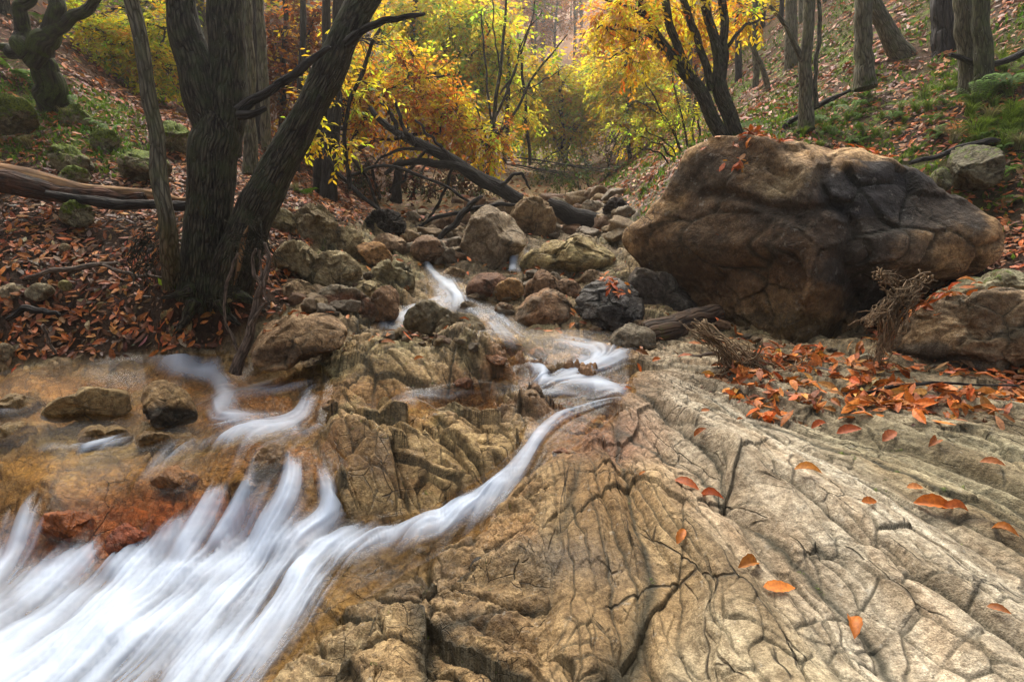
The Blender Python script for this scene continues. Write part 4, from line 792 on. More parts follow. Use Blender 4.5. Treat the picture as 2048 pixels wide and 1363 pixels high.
litter('leaf_crumbs', (ledge*.8+rockz*(1-slab)*(R > 4.8)*(R < 11)*(1-wmask)*.25)*inv, 5000, frag, [3, 3, 3, 2], .012, .04, 'fine brown debris caught in hollows of the rock ledge and creek bed', lift=.004, tilt=.5, tpl=SML, tf=SMLF)
dF = (R > 12)*(R < 40)*(.3+patch)/R**1.6; litter('fallen_leaves', dF, 14000, [LIT1, LIT2, LIT3, (.4,.22,.06)], [3, 3, 2, 1], .14, .26, 'dim leaf carpet on the far valley sides', lift=.03, tpl=SML, tf=SMLF)
# ---- single leaves lying on the bare rock
for k, (u, v, s, ang, lab, c_) in enumerate([
  (1495,1140,.115,.5,'broad curled orange leaf, nearest to the lower centre of the slab',(.60,.22,.03)), (1560,1182,.125,.0,'long toothed orange leaf just right of the broad curled one',(.62,.20,.03)), (1362,1078,.09,.9,'narrow upright orange leaf in the groove of the tan rock',(.55,.18,.03)),
  (1375,975,.13,-.6,'dark red-orange leaf, upper of the touching pair in the dark crevice',(.5,.12,.025)), (1425,1003,.12,-.4,'dark red-orange leaf, lower of the touching pair in the dark crevice',(.5,.11,.025)), (1286,955,.045,.2,'tiny orange leaf scrap on the tan rock crest',(.55,.2,.04)),
  (1618,950,.13,-.3,'lone orange-brown leaf on the crest of the pale slab',(.5,.2,.03)), (1740,1010,.1,.3,'crumpled orange leaf in a hollow of the pale slab',(.55,.17,.03)), (1870,1018,.17,-.35,'long bright orange leaf, biggest of the right-hand slab',(.62,.17,.02)), (1912,1026,.12,-.2,'slim orange leaf touching the long bright one',(.5,.14,.03)),
  (2015,1072,.11,-1.0,'narrow tan-orange leaf standing at the right edge',(.55,.2,.04)), (1830,980,.09,.1,'pale orange leaf folded over above the long bright one',(.55,.22,.07)), (1702,1262,.11,1.2,'upright orange leaf stuck in a lower crevice',(.52,.17,.03)), (1780,875,.15,.5,'big wet brown-red leaf below the leaf drift',(.36,.1,.03)),
  (1865,892,.12,.6,'orange leaf beside a joint of the grey-green rock',(.5,.16,.04)), (1640,857,.12,.1,'red-orange leaf below the left end of the drift',(.5,.11,.025)), (1700,865,.15,-.2,'red-orange twin leaves on the ledge front',(.46,.1,.025)), (1405,868,.09,-.1,'small orange leaf on the grey crest',(.5,.15,.03)),
  (1412,825,.07,.3,'curled orange leaf on the upper slab',(.5,.16,.04)), (1255,783,.08,.3,'little orange leaf at the rim of the rapids',(.55,.18,.03)), (1480,843,.05,.2,'small round orange leaf under the brush heap',(.5,.17,.04)), (1985,935,.11,-.5,'brown-orange leaf in the right-hand joint',(.42,.15,.05)),
  (545,655,.12,.5,'orange-brown leaf on top of the flat boulder',(.45,.14,.04)), (1005,745,.0,.1,'',(0,0,0)), (615,722,.09,.8,'orange leaf at the water side of the flat boulder',(.5,.15,.03)), (778,690,.13,.3,'flat orange leaf on the middle bedrock',(.45,.16,.04)), (840,722,.1,.2,'bright orange leaf in a groove of the middle bedrock',(.6,.2,.03)),
  (1060,545,.2,.1,'orange leaf lying below the small waterfall',(.52,.16,.04)), (1130,700,.0,0,'',(0,0,0)), (2000,1228,.07,-.8,'small orange leaf at the lower right edge',(.5,.17,.04)), (70,570,.0,0,'',(0,0,0)), (1050,480,.0,0,'',(0,0,0))]):
    if s == 0: continue
    p = hit(u, v); acc = Acc(); th = math.atan2(p[0], p[1]); d = np.array((math.cos(ang), math.sin(ang)*1.0, 0)); d[2] = (float(gz(p[0]+d[0]*s, p[1]+d[1]*s))-float(gz(p[0]-d[0]*s*.3, p[1]-d[1]*s*.3)))/s*.5
    T = [(0,0,0)]; F = []
    ts = np.linspace(0, 1, 11)[1:]; wd = .21*np.sin(np.pi*ts**.8)**.8; wd[-1] = 0
    vv = [(0, 0, 0)]+[q for t, w_ in zip(ts, wd) for q in ((t, w_*(1+.07*(-1)**int(t*10)), .11*w_/.2+.09*math.sin(3*t)), (t, 0, .09*math.sin(3*t)), (t, -w_*(1-.07*(-1)**int(t*10)), .12*w_/.2+.09*math.sin(3*t)))]
    F = [(0, 2, 1), (0, 3, 2)]
    for q in range(9):
        a = 1+3*q; b = a+3; F += [(a, a+1, b+1), (a, b+1, b), (a+1, a+2, b+2), (a+1, b+2, b+1)]
    nrm = np.array([(-.1, -.55, 1.)])+.25*rv(1)
    leaves(acc, (p+(0, 0, .012))[None]-d[None]*s*.5, d[None], nrm/np.linalg.norm(nrm), np.array([s*rng.uniform(.82, 1.0)]), np.array([c_])*rng.uniform(.6, 1.0), np.array(vv), np.array(F), np.array([rng.uniform(.3, 2.4)]))
    o = acc.build('fallen_leaf', M_litter, origin=p, smooth=True); tag(o, lab, 'leaf', 'single leaves lying on the bare rock')
# small drifts of leaves resting on boulder tops
def pile(name, label, u0, v0, ru, rv_, Yc, n, cs, smin=.09, smax=.15, spread=.25):
    dg = bpy.context.evaluated_depsgraph_get(); acc = Acc(); out = []
    for _ in range(n*3):
        a, b = rng.standard_normal(2)*.5; u, v = u0+a*ru, v0+b*rv_; d = ray(u, v); p = at(u, v, Yc)+(0, rng.uniform(-spread, spread), .5)
        h_, loc, nr, _i, ob, _m = C.ray_cast(dg, p, (0, 0, -1), distance=2.5)
        if h_ and nr[2] > .3 and 'leaves' not in ob.name: out.append((np.array(loc), np.array(nr)))
        if len(out) >= n: break
    if not out: return
    P = np.array([q[0] for q in out])+(0, 0, .012); N_ = np.array([q[1] for q in out])+.45*rv(len(out)); S = rng.uniform(smin, smax, len(out))
    Xv = np.cross(N_, rv(len(out))); leaves(acc, P, Xv, N_, S, pal(len(out), cs, [1]*len(cs)), curl=rng.uniform(0, 3, len(out)))
    o = acc.build(name, M_litter, smooth=False); tag(o, label, 'leaf litter', kind='stuff')
RL = [(.55,.14,.025), (.6,.2,.03), (.42,.1,.025)]
pile('leaf_drift', 'orange leaves in the hollow on top of the huge boulder', 1500, 296, 70, 10, 6.25, 80, RL)
pile('leaf_drift', 'orange leaves caught on the right shoulder of the huge boulder', 1745, 325, 50, 12, 6.2, 40, RL)
pile('leaf_drift', 'orange leaves on top of the glossy black boulder', 1225, 572, 34, 8, 6.2, 40, RL, .07, .12)
pile('leaf_drift', 'orange leaves heaped on the mossy slab behind the layered boulder', 1880, 585, 90, 22, 4.75, 90, RL)
pile('leaf_drift', 'few brown leaves on the flat tan boulder', 590, 640, 50, 14, 4.9, 16, [(.4,.13,.04)], .07, .12)
# ------------------------------------------------------------------ TREES
M_bdark = bark_material('wet_dark_bark', (.022,.019,.013), (.105,.092,.062), (.060,.075,.030), 46, 1.3, lichen=.35, bd=.022, moss_h=.5)
M_bgrey = bark_material('grey_lichen_bark', (.10,.09,.062), (.20,.18,.125), (.12,.13,.06), 40, 1.0, lichen=.8)
M_bmoss = bark_material('mossy_bark', (.02,.018,.012), (.04,.038,.02), (.045,.07,.012), 24, 1.2, lichen=.1, moss_h=3.)
M_bblack = bark_material('black_dead_bark', (.012,.010,.009), (.035,.028,.024), (.02,.016,.014), 30, 0, lichen=.15)
M_peel = bark_material('peeled_log_wood', (.30,.15,.055), (.40,.24,.11), (.09,.045,.03), 12, 0, lichen=.0, bd=.006)
M_drift = bark_material('driftwood', (.10,.07,.05), (.21,.155,.115), (.07,.05,.04), 60, 0, lichen=.2, bd=.003)
M_twig = bark_material('dry_twig', (.20,.13,.07), (.36,.25,.14), (.16,.10,.06), 60, 0, lichen=0, bd=.002)
def w(pts, Y0):                                   # photo points (x, y, radius px[, distance]) -> spine + radii
    P, R_ = [], []
    for q in pts:
        Yq = q[3] if len(q) > 3 else Y0; P.append(at(q[0], q[1], Yq)); R_.append(q[2]/FPX*Yq*1.0)
    return np.array(P), np.array(R_)
def stem(parent, name, pts, Y0, m_, sides=10, n=40, bark=.0, seed=0, wob=0., flare=0., origin=(0, 0, 0)):
    P, R_ = w(pts, Y0); V, F, bk, sp_ = tube(P, R_, n, sides, bark, seed, wob, flare); acc = Acc(); acc.add(V, F, bark=bk)
    return acc.build(name, m_, parent, origin), sp_
def root(name, label, cat, loc, group=None):
    o = bpy.data.objects.new(name, None); C.collection.objects.link(o); o.location = [float(q) for q in loc]; o.empty_display_size = .3; return tag(o, label, cat, group)
def crown(parent, name, clumps, n, cs, ws, size, origin, droop=.35, twig_from=None, twm=None, tpl=SML, tf=SMLF, tr=.006, per=9, flat=.5):
    """clumps: centre + radii; leaves hang in sprays along fine twigs"""
    acc = Acc(); tw = Acc(); vol = np.array([c[1][0]*c[1][2] for c in clumps]); vol = vol/vol.sum()
    for (c, r), f in zip(clumps, vol):
        ns = max(3, int(n*f/per)); r = np.array(r)
        d = rv(ns)*(rng.random((ns, 1))**.45); ctr = np.array(c)+d*r
        keep = fb3(ctr/ max(r.min(), .2), .9, 2, 7) > -.18; ctr = ctr[keep]; d = d[keep]; ns = len(ctr)
        if not ns: continue
        dir_ = d+.6*rv(ns)-np.array((0, 0, droop)); dir_ /= np.linalg.norm(dir_, axis=1)[:, None]; L = size*rng.uniform(2.0, 4.2, ns)
        sc_ = pal(ns, cs, ws, .12)
        t = np.tile(np.linspace(0, 1, per), ns); k = np.repeat(np.arange(ns), per)
        side = np.cross(dir_, (0, 0, 1))+1e-3; side /= np.linalg.norm(side, axis=1)[:, None]; sg = np.where(np.arange(len(k)) % 2, 1, -1)
        P = ctr[k]+dir_[k]*(t*L[k])[:, None]+rv(len(k))*size*.25
        Xv = dir_[k]*.7+side[k]*sg[:, None]*.9+rv(len(k))*.35-np.array((0, 0, droop*.8)); N_ = np.cross(dir_[k], side[k]); N_ = np.where(N_[:, 2:3] < 0, -N_, N_)+.5*rv(len(k))
        lc_ = sc_[k]*(1+.22*rng.standard_normal((len(k), 1)))*(1+.1*rng.standard_normal((len(k), 3)))
        leaves(acc, P, Xv, N_, size*rng.uniform(.7, 1.25, len(k)), np.clip(lc_, .01, .8), tpl, tf)
        if twig_from is not None and ns:
            s_ = np.asarray(twig_from); b0 = s_[np.argmin(((s_-c)**2).sum(1))]
            V, F, bk, ps = tube(np.array([b0, (b0+np.array(c))/2+(0, 0, .12*np.linalg.norm(b0-c)), c]), [tr*2.2, tr*1.5, tr], 10, 5); tw.add(V, F, bark=bk)
            for q in range(min(ns, 9)):
                V, F, bk, _ = tube(np.array([ps[rng.integers(4, 10)], (ctr[q]+np.array(c))/2+rv(1)[0]*.05, ctr[q]+dir_[q]*L[q]]), [tr, tr*.7, tr*.35], 6, 4); tw.add(V, F, bark=bk)
    o = acc.build(name, M_leaf, parent, origin, smooth=False)
    if tw.V: tw.build('twigs', twm or M_bblack, o if parent else None, origin)
    return o
def pc(u, v, Y_, ru, rv_, depth=None):            # clump: photo centre + photo radii at a distance
    k = Y_/FPX; return (at(u, v, Y_), (ru*k, depth or ru*k*.8, rv_*k))
CH = dict(tpl=LEAF, tf=LEAFF)
# the big forked tree on the left
b = hit(410, 610); T = root('chestnut_tree', 'big dark double-trunked tree with a leaning third stem on the left bank', 'tree', b)
_, s1_ = stem(T, 'trunk', [(400,690,56,6.0),(404,630,50,5.78),(410,540,43,5.68),(418,400,41,5.6),(428,300,43,5.6),(438,262,40,5.62),(446,225,24,5.66)], 5.6, M_bdark, 90, 240, .012, 1, .02, .22, b)
_, s2_ = stem(T, 'fork', [(432,290,30),(408,200,38),(385,110,33),(365,30,28),(350,-80,25),(330,-300,22)], 5.6, M_bdark, 48, 120, .010, 2, .02, 0, b)
_, s3_ = stem(T, 'fork', [(444,310,34),(452,200,37),(456,120,33),(452,20,32),(450,-100,30),(452,-320,26)], 5.65, M_bdark, 48, 130, .010, 3, .02, 0, b)
_, s4_ = stem(T, 'stem', [(448,690,46,6.0),(456,610,42,5.75),(476,520,40,5.6),(510,425,37,5.55),(560,330,33,5.5),(610,240,29,5.5),(655,150,28,5.5),(700,50,27,5.5),(745,-40,25,5.5),(800,-200,22,5.5)], 5.5, M_bdark, 56, 220, .010, 4, .02, .12, b)
crown(T, 'crown', [(np.array(c_), (1.5, 1.5, .8)) for c_ in [(-3.5,6.5,6),(-1.5,7.5,6.8),(.5,7.5,6.6),(-2,9.5,7.6),(2.2,8.2,7),(0,10.5,8.4),(-4.5,9,7.6),(3.6,9.6,8),(-5.5,6,5.8)]], 3600, [YGR, YEL, GOLD], [2, 3, 2], .26, b, .3, np.concatenate([s2_, s3_, s4_]), tr=.02)  # unseen crown above the view, added to shade the foreground from sun and sky
stem(T, 'branch', [(478,222,12),(505,200,10),(545,178,9),(590,148,8),(625,118,7),(660,95,5)], 5.25, M_bblack, 10, 40, .003, 5, .01, 0, b)
stem(T, 'broken_branch', [(476,232,9),(505,228,7),(532,216,6)], 5.2, M_bblack, 8, 14, .003, 6, 0, 0, b)
stem(T, 'branch', [(690,90,10),(720,65,8),(760,45,7),(800,36,5),(850,28,3)], 5.35, M_bblack, 8, 30, .003, 7, .01, 0, b)
stem(T, 'branch', [(640,190,7),(600,270,5),(560,300,4),(545,330,3)], 5.4, M_bblack, 8, 20, .0, 8, .01, 0, b)
stem(T, 'split_wood', [(498,450,2),(487,480,6),(478,530,5),(468,570,1.5)], 5.2, M_peel, 8, 20, .002, 9, 0, 0, b)
for k, pp in enumerate([[(390,600,14),(370,640,9),(350,668,5)],[(440,600,14),(455,630,9),(480,650,4)],[(470,590,16),(500,600,8),(530,622,4)],[(385,580,12),(355,590,8),(325,596,4)]]):
    stem(T, 'root', pp, 5.35, M_bdark, 10, 20, .004, 10+k, .01, 0, b)
# thin pale slanting tree
b = hit(335, 510); T = root('slanting_tree', 'slender pale lichen-spotted tree slanting left before the big dark trunks', 'tree', b)
_, s5_ = stem(T, 'trunk', [(350,620,21,5.9),(343,540,18,5.4),(335,450,16),(322,360,15),(312,280,14),(300,200,13.5),(284,110,13),(264,10,12.5),(245,-80,12),(210,-260,11)], 4.95, M_bgrey, 28, 160, .004, 21, .03, .35, b)
# gnarled mossy tree upper left
b = hit(75, 165); T = root('gnarled_tree', 'gnarled moss-covered tree with twisted limbs in the upper left corner', 'tree', b)
stem(T, 'trunk', [(114,240,29,9.4),(99,170,24,9.0),(84,125,22,8.9),(72,85,18,8.9)], 8.9, M_bmoss, 48, 90, .02, 31, .06, .15, b)
for k, pp in enumerate([[(60,110,20),(40,70,15),(48,25,12),(62,-30,11),(70,-120,9)],[(80,105,22),(100,70,18),(112,25,14),(108,-40,12),(100,-150,10)],[(60,128,14),(85,95,15),(110,62,14),(135,38,10),(168,22,9),(195,-5,7),(220,-50,6)],[(70,95,14),(40,105,10),(15,100,7),(-20,90,5)]]):
    stem(T, 'limb', pp, 8.7, M_bmoss, 18, 50, .010, 32+k, .06, 0, b)
# trunks standing on the left behind
def simple(name, label, pts, Y_, m_, seed, group=None, sides=14, bark=.006, extra=(), flare=.25, base=None, cat='tree'):
    q = pts[0]; Yb = q[3] if len(q) > 3 else Y_; b = at(q[0], q[1], Yb); T = root(name, label, cat, b, group)
    P, s_ = stem(T, 'trunk', pts, Y_, m_, sides, 90, bark, seed, .03, flare, b); sp_all = [s_]
    for k, e in enumerate(extra): _, s = stem(T, 'branch', e, Y_, m_, 8, 36, 0, seed+k+1, .03, 0, b); sp_all.append(s)
    return T, b, np.concatenate(sp_all)
simple('woodland_tree', 'pale mossy trunk just right of the big forked trunk', [(503,350,13),(500,250,12),(497,130,11),(492,20,11),(488,-100,10)], 8.3, M_bgrey, 41, 'trees on the left bank')
simple('woodland_tree', 'thin lichen-grey trunk crossing behind the leaning stem', [(535,300,9),(528,180,9),(522,60,8),(515,-80,8)], 9.5, M_bgrey, 42, 'trees on the left bank')
simple('woodland_tree', 'thick black trunk, right one of the close pair above the rock bank', [(655,425,16),(660,330,15),(668,220,13),(675,100,11),(680,-60,10)], 10.6, M_bblack, 43, 'trees on the left bank')
simple('woodland_tree', 'black trunk, left one of the close pair above the rock bank', [(633,410,9),(640,300,9),(650,180,8),(652,60,8),(655,-60,7)], 11.0, M_bblack, 44, 'trees on the left bank')
simple('woodland_tree', 'thin black trunk between the leaning stem and the close pair', [(590,370,7),(598,280,6),(602,180,6),(606,0,5)], 12, M_bblack, 45, 'trees on the left bank')
simple('woodland_tree', 'dark straight trunk behind the fork of the big tree', [(517,330,8),(512,220,8),(508,80,7),(505,-60,7)], 12.5, M_bblack, 46, 'trees on the left bank')
simple('dead_stub', 'short black dead trunk left of the leaning dead tree', [(792,405,10),(796,350,8),(800,322,7)], 11.5, M_bblack, 47, cat='dead trunk')
# leaning dead tree across the creek
b = at(1038, 400, 11); T = root('leaning_dead_tree', 'long black dead tree leaning left across the back of the creek', 'dead tree', b)
stem(T, 'trunk', [(1042,402,13),(1000,378,14),(950,352,13),(900,318,11),(850,293,10),(805,272,8),(765,245,6),(740,215,4)], 11, M_bblack, 18, 90, .006, 50, .04, 0, b)
for k, pp in enumerate([[(1000,380,7),(940,345,8),(895,328,8),(850,324,7),(800,326,6),(770,350,4)],[(830,285,5),(805,250,4),(790,200,3)],[(800,272,5),(780,225,4),(760,205,2)],[(900,318,4),(870,280,3),(830,240,2)],[(930,345,4),(890,310,3),(800,300,3),(750,330,2)],[(1000,372,4),(1040,345,3),(1060,380,2)],[(850,300,3),(820,340,3),(780,385,2)],[(910,330,3),(880,400,3),(850,450,2)]]):
    stem(T, 'branch', pp, 10.9, M_bblack, 7, 30, 0, 51+k, .05, 0, b)
for k, (lab, pts, Y_) in enumerate([('bent black branch propped over the cobbles before the dead tree', [(878,478,5),(905,450,6),(930,422,6),(948,402,5),(965,395,2)], 9.4), ('thin black branch lying along the creek edge under the dead tree', [(830,455,3),(880,432,4),(940,420,4),(1000,408,4),(1040,412,2)], 10.2), ('grey bowed branch arching over the dark root mass', [(700,350,3),(760,330,3),(830,345,3),(900,380,3),(950,410,2)], 10.4), ('black branch slanting down to the dark root mass', [(640,300,3),(690,360,4),(760,420,4),(800,450,3)], 10.2),
   ('thin grey branch standing in the dark thicket', [(760,420,3),(730,350,3),(690,300,3),(640,260,2)], 10.6)]):
    V, F, bk, _ = tube(*w(pts, Y_), 40, 8, .002, 60+k, .04); acc = Acc(); acc.add(V, F, bark=bk); o = acc.build('fallen_branch', M_bblack, origin=at(*pts[0][:2], Y_)); tag(o, lab, 'branch', 'dead branches at the back of the creek')
# fallen trunk + root masses
b = at(1180, 440, 10.8); V, F, bk, _ = tube(*w([(1095,408,14),(1130,425,17),(1170,440,18),(1215,445,17),(1250,440,12)], 10.8), 60, 24, .012, 70, .05); acc = Acc(); acc.add(V, F, bark=bk); tag(acc.build('driftwood_log', M_bblack, origin=b), 'dark fallen trunk lying across the head of the creek', 'log')
R_('root_mass', 'black tangled root mass at the left side of the creek bed', 'root ball', [(728,455),(735,428),(765,418),(800,425),(815,450),(805,472),(765,480),(735,475)], 9.4, .9, (.018,.012,.009), 71, 6, rough=.3, facet=.2)
R_('root_mass', 'dark earthy root mass at the right end of the fallen trunk', 'root ball', [(1205,430),(1215,402),(1240,395),(1258,410),(1255,438),(1230,448)], 10.4, .9, (.035,.024,.018), 72, 5, rough=.3, facet=.2)
# wooden stump end by the stream
b = at(1350, 655, 5.7); acc = Acc(); V, F, bk, _ = tube(*w([(1297,672,30,5.55),(1330,662,31,5.6),(1380,645,28,5.8),(1430,630,22,6.1)], 5.7), 70, 30, .010, 73, .02); acc.add(V, F, bark=bk); tag(acc.build('sawn_log', bark_material('rotten_log', (.035,.02,.012), (.085,.05,.028), (.11,.06,.03), 20, .3), origin=b), 'short rotten brown log wedged under the prow of the huge boulder', 'log')
# peeled logs on the left bank
b = at(150, 375, 6.6); T = root('peeled_log', 'long fallen log with orange peeled wood and dark bark on the left bank', 'log', b)
stem(T, 'trunk', [(-120,338,28,6.2),(0,352,25,6.5),(120,374,18,6.7),(240,388,12,6.75),(330,394,9,6.8),(375,400,6,6.8)], 6.6, M_peel, 24, 120, .005, 75, .03, 0, b)
stem(T, 'bark', [(-120,352,26,6.12),(0,364,23,6.42),(120,382,16.5,6.64),(220,394,11,6.7),(290,396,9,6.74)], 6.6, bark_material('reddish_log_bark', (.03,.017,.012), (.07,.035,.022), (.16,.06,.028), 26, 0), 20, 120, .012, 76, .03, 0, b)
b = at(250, 408, 6.5); V, F, bk, _ = tube(*w([(95,388,6),(160,398,9),(250,408,11),(330,412,10),(380,412,7)], 6.45), 70, 16, .008, 77, .03); acc = Acc(); acc.add(V, F, bark=bk); tag(acc.build('dark_log', M_bblack, origin=b), 'thinner dark log lying under the peeled log', 'log')
# driftwood in the water and roots
b = at(485, 715, 4.75); T = root('forked_driftwood', 'forked grey driftwood branch stuck upright at the water edge', 'driftwood', b)
stem(T, 'stem', [(470,745,13),(488,700,10),(503,650,8),(515,600,8),(528,560,7),(537,520,5),(530,485,3)], 4.75, M_drift, 14, 70, .003, 81, .02, 0, b)
for k, pp in enumerate([[(523,570,5),(508,545,4),(505,515,3),(512,498,2)],[(524,575,4),(522,545,3),(520,500,2)],[(528,560,4),(530,590,3),(540,605,2)],[(500,650,4),(520,618,4),(536,605,2)]]):
    stem(T, 'twig', pp, 4.72, M_drift, 7, 24, 0, 82+k, .01, 0, b)
for k, (lab, pts, Y_) in enumerate([('thin grey stick leaning against the foot of the big tree', [(475,700,4),(455,650,3.5),(448,600,3),(462,545,3),(475,505,2)], 4.85),('pale dry root lying across the leafy left bank', [(45,560,4),(95,545,5),(150,535,6),(200,528,5),(235,527,3)], 5.7),('short dry stick on the left bank beside the pale root', [(205,530,3),(250,545,4),(290,552,4),(345,556,3)], 5.6),('dark root arching over the undercut left bank', [(15,640,5),(50,618,7),(90,622,6),(118,632,4)], 5.3),
   ('upright stick in the leaves at the far left', [(88,650,3),(95,680,4),(110,705,3)], 5.1), ('thin black branch lying on the leaf drift below the layered boulder', [(1640,800,2.5),(1720,785,4),(1800,772,4),(1900,768,3),(2040,772,2)], 3.75), ('pale stick lying on the upper slab beside the brush heap', [(1360,715,3),(1420,708,4),(1480,700,3)], 4.9), ('dark branch lying up the right slope beyond the mossy trunk', [(1900,110,4),(1980,130,6),(2060,100,6)], 8.6), ('dark rotten branch on the right slope above the huge boulder', [(1820,325,4),(1880,310,5),(1960,285,6),(2000,280,4)], 7.3), ('black branch slanting up the right slope by the mossy tree foot', [(1560,260,4),(1600,230,5),(1650,205,5),(1700,180,3)], 10)]):
    V, F, bk, _ = tube(*w(pts, Y_), 40, 9, .002, 90+k, .02); acc = Acc(); acc.add(V, F, bark=bk); tag(acc.build('fallen_stick', [M_drift, M_bblack][int('dark' in lab or 'black' in lab)], origin=at(*pts[0][:2], Y_)), lab, 'stick')
# brush heaps of flood debris
def brush(label, strands, Y_, n, spread, seed, mt=M_twig, rmin=.0015, rmax=.0045):
    r_ = np.random.default_rng(seed); acc = Acc(); b = at(*strands[0][0], Y_)
    for q in range(n):
        s = strands[r_.integers(len(strands))]; P = np.array([at(u+r_.normal()*spread, v+r_.normal()*spread*.7, Y_+r_.normal()*.07) for u, v in s])
        if r_.random() < .5: P = P[:2+r_.integers(len(P)-1)]
        P = P+r_.normal(size=P.shape)*.012; ra = r_.uniform(rmin, rmax)
        V, F, bk, _ = tube(P, np.linspace(ra*1.3, ra*.5, len(P)), 12, 5, 0, q, .05); acc.add(V, F, bark=bk)
    return tag(acc.build('brush_heap', mt, origin=b), label, 'brush')
brush('tangled heap of dry twigs and roots on the rock ledge below the huge boulder', [[(1395,655),(1450,700),(1520,750),(1570,790)],[(1400,660),(1470,690),(1540,730)],[(1450,700),(1460,760),(1500,800)],[(1480,790),(1530,760),(1590,740),(1610,720)],[(1500,700),(1530,750),(1520,800)],[(1520,800),(1560,760),(1620,780)],[(1460,740),(1520,720),(1580,770)],[(1380,770),(1440,765),(1500,760)]], 4.35, 170, 13, 1, rmin=.002, rmax=.007)
brush('dry grass and roots hanging over the left side of the layered boulder', [[(1800,590),(1780,640),(1760,690),(1750,720)],[(1820,580),(1770,610),(1740,650)],[(1830,590),(1800,640),(1775,700)],[(1760,545),(1790,570),(1830,590)],[(1850,555),(1820,580),(1790,610)],[(1790,640),(1760,700),(1765,740)],[(1815,600),(1760,625),(1725,650)]], 4.35, 170, 9, 2, rmin=.002, rmax=.006)
brush('fan of fine dark roots in the earth right of the big tree foot', [[(470,470),(510,480),(540,520)],[(500,450),(530,480),(560,530)],[(480,500),(500,540),(540,560)],[(450,600),(470,560),(500,540)]], 5.15, 60, 14, 3, M_bdark)
brush('mass of fine dark roots left of the big tree foot', [[(270,500),(300,470),(340,450)],[(260,520),(290,490),(320,500)],[(280,560),(270,520),(290,470)],[(300,540),(320,500),(350,470)]], 5.4, 60, 14, 4, M_bdark)
# ---- right-hand trees
T, b, s_ = simple('forked_tree', 'dark twin-stemmed tree rising right behind the huge boulder under yellow leaves', [(1455,292,14),(1425,235,13),(1400,180,12),(1370,150,10),(1345,115,9),(1318,75,8),(1295,35,7),(1270,-20,7),(1240,-120,5)], 9.7, M_bdark, 110, flare=.1, extra=[
   [(1478,285,15),(1462,235,15),(1440,180,15),(1437,120,11),(1425,60,9),(1410,10,9),(1395,-80,8)],[(1440,180,11),(1447,110,9),(1448,50,8),(1440,-60,8)],[(1395,180,9),(1362,110,8),(1340,50,8),(1325,-40,7)],[(1425,180,8),(1400,90,7),(1375,30,7),(1350,-60,6)],
   [(1345,115,4),(1290,70,3),(1230,50,2.5),(1190,60,1.5)],[(1318,75,4),(1270,20,3),(1210,0,2)],[(1300,60,3),(1260,90,2),(1220,120,1)],[(1440,120,4),(1480,60,3),(1520,40,2)],[(1410,210,3),(1385,175,3),(1372,150,2)]])
crown(T, 'crown', [pc(1240,25,9.4,60,40),pc(1290,85,9.3,45,40),pc(1215,60,9.2,38,28),pc(1300,10,9.7,60,35),pc(1370,20,9.8,50,40),pc(1345,95,9.6,25,30),pc(1260,120,9.2,26,20),pc(1440,20,9.9,45,30),pc(1500,30,10,40,30),pc(1330,-60,9.6,150,50)], 4600, [YEL, GOLD, ORA, YGR], [4, 5, 2, .6], .10, b, .55, s_, tr=.006, **CH)
simple('woodland_tree', 'mossy-footed grey trunk in the middle of the right slope', [(1612,262,13),(1611,200,12),(1612,120,11),(1617,40,10),(1620,-60,10)], 9.6, M_bgrey, 120, 'trees on the right slope', extra=[[(1612,140,5),(1590,90,5),(1570,50,4),(1540,10,3)],[(1632,215,5),(1630,140,4),(1640,60,4),(1636,-40,3)]])
simple('woodland_tree', 'pale grey trunk, farther back, left of the mossy-footed one', [(1584,178,12),(1582,100,11),(1583,20,10),(1584,-60,10)], 14.5, M_bgrey, 121, 'trees on the right slope')
simple('woodland_tree', 'straight grey trunk with a green mossy foot beside the leaning one', [(1731,178,17),(1728,120,15),(1727,50,15),(1729,-60,14)], 10.0, M_bgrey, 122, 'trees on the right slope')
simple('woodland_tree', 'grey tree leaning left with a bright mossy base', [(1822,140,20),(1795,95,17),(1765,45,14),(1745,0,14),(1720,-60,13)], 11.2, M_bgrey, 123, 'trees on the right slope')
simple('pine_tree', 'thick straight pine trunk with dark plated bark on the right', [(1894,130,24),(1892,60,23),(1890,-10,23),(1889,-90,22)], 10.6, bark_material('pine_bark', (.022,.02,.022), (.06,.052,.052), (.05,.045,.045), 16, 0, lichen=.1, bd=.03), 124, sides=36, bark=.02, flare=.1, cat='pine')
simple('woodland_tree', 'slim grey trunk, left one of the pair at the right edge', [(1940,200,16),(1935,130,15),(1928,50,15),(1924,-40,14)], 8.8, M_bgrey, 125, 'trees on the right slope', sides=24)
simple('woodland_tree', 'greener mossy trunk, right one of the pair at the right edge', [(1968,198,17),(1966,130,15),(1963,60,14),(1960,-40,14)], 8.5, bark_material('green_bark', (.06,.06,.035), (.11,.115,.06), (.07,.10,.02), 40, 2.2, lichen=.7), 126, 'trees on the right slope', sides=24)
for k, (u, v, r_, Y_, dx_, lab) in enumerate([(1511,205,6,15,0,'thin straight trunk left of the pale grey one'),(1477,215,7,17,0,'thin dark trunk behind the twin-stemmed tree'),(1765,60,11,15,4,'reddish brown trunk beyond the leaning grey tree'),(1655,110,5,17,-12,'thin trunk high on the slope between two grey trunks'),(1560,160,5,19,4,'very thin trunk in the yellow backlight'),(1600,150,7,17,6,'reddish trunk behind the mossy-footed one'),(1545,215,5,14,-60,'thin tree leaning far left on the right slope')]):
    simple('woodland_tree', lab, [(u,v,r_),(u+dx_*.3,v-70,r_*.95),(u+dx_*.8,v-150,r_*.9),(u+dx_*1.4,v-290,r_*.8)], Y_, [M_bgrey, M_bblack][k in (1, 4)], 130+k, 'trees on the right slope', sides=10)
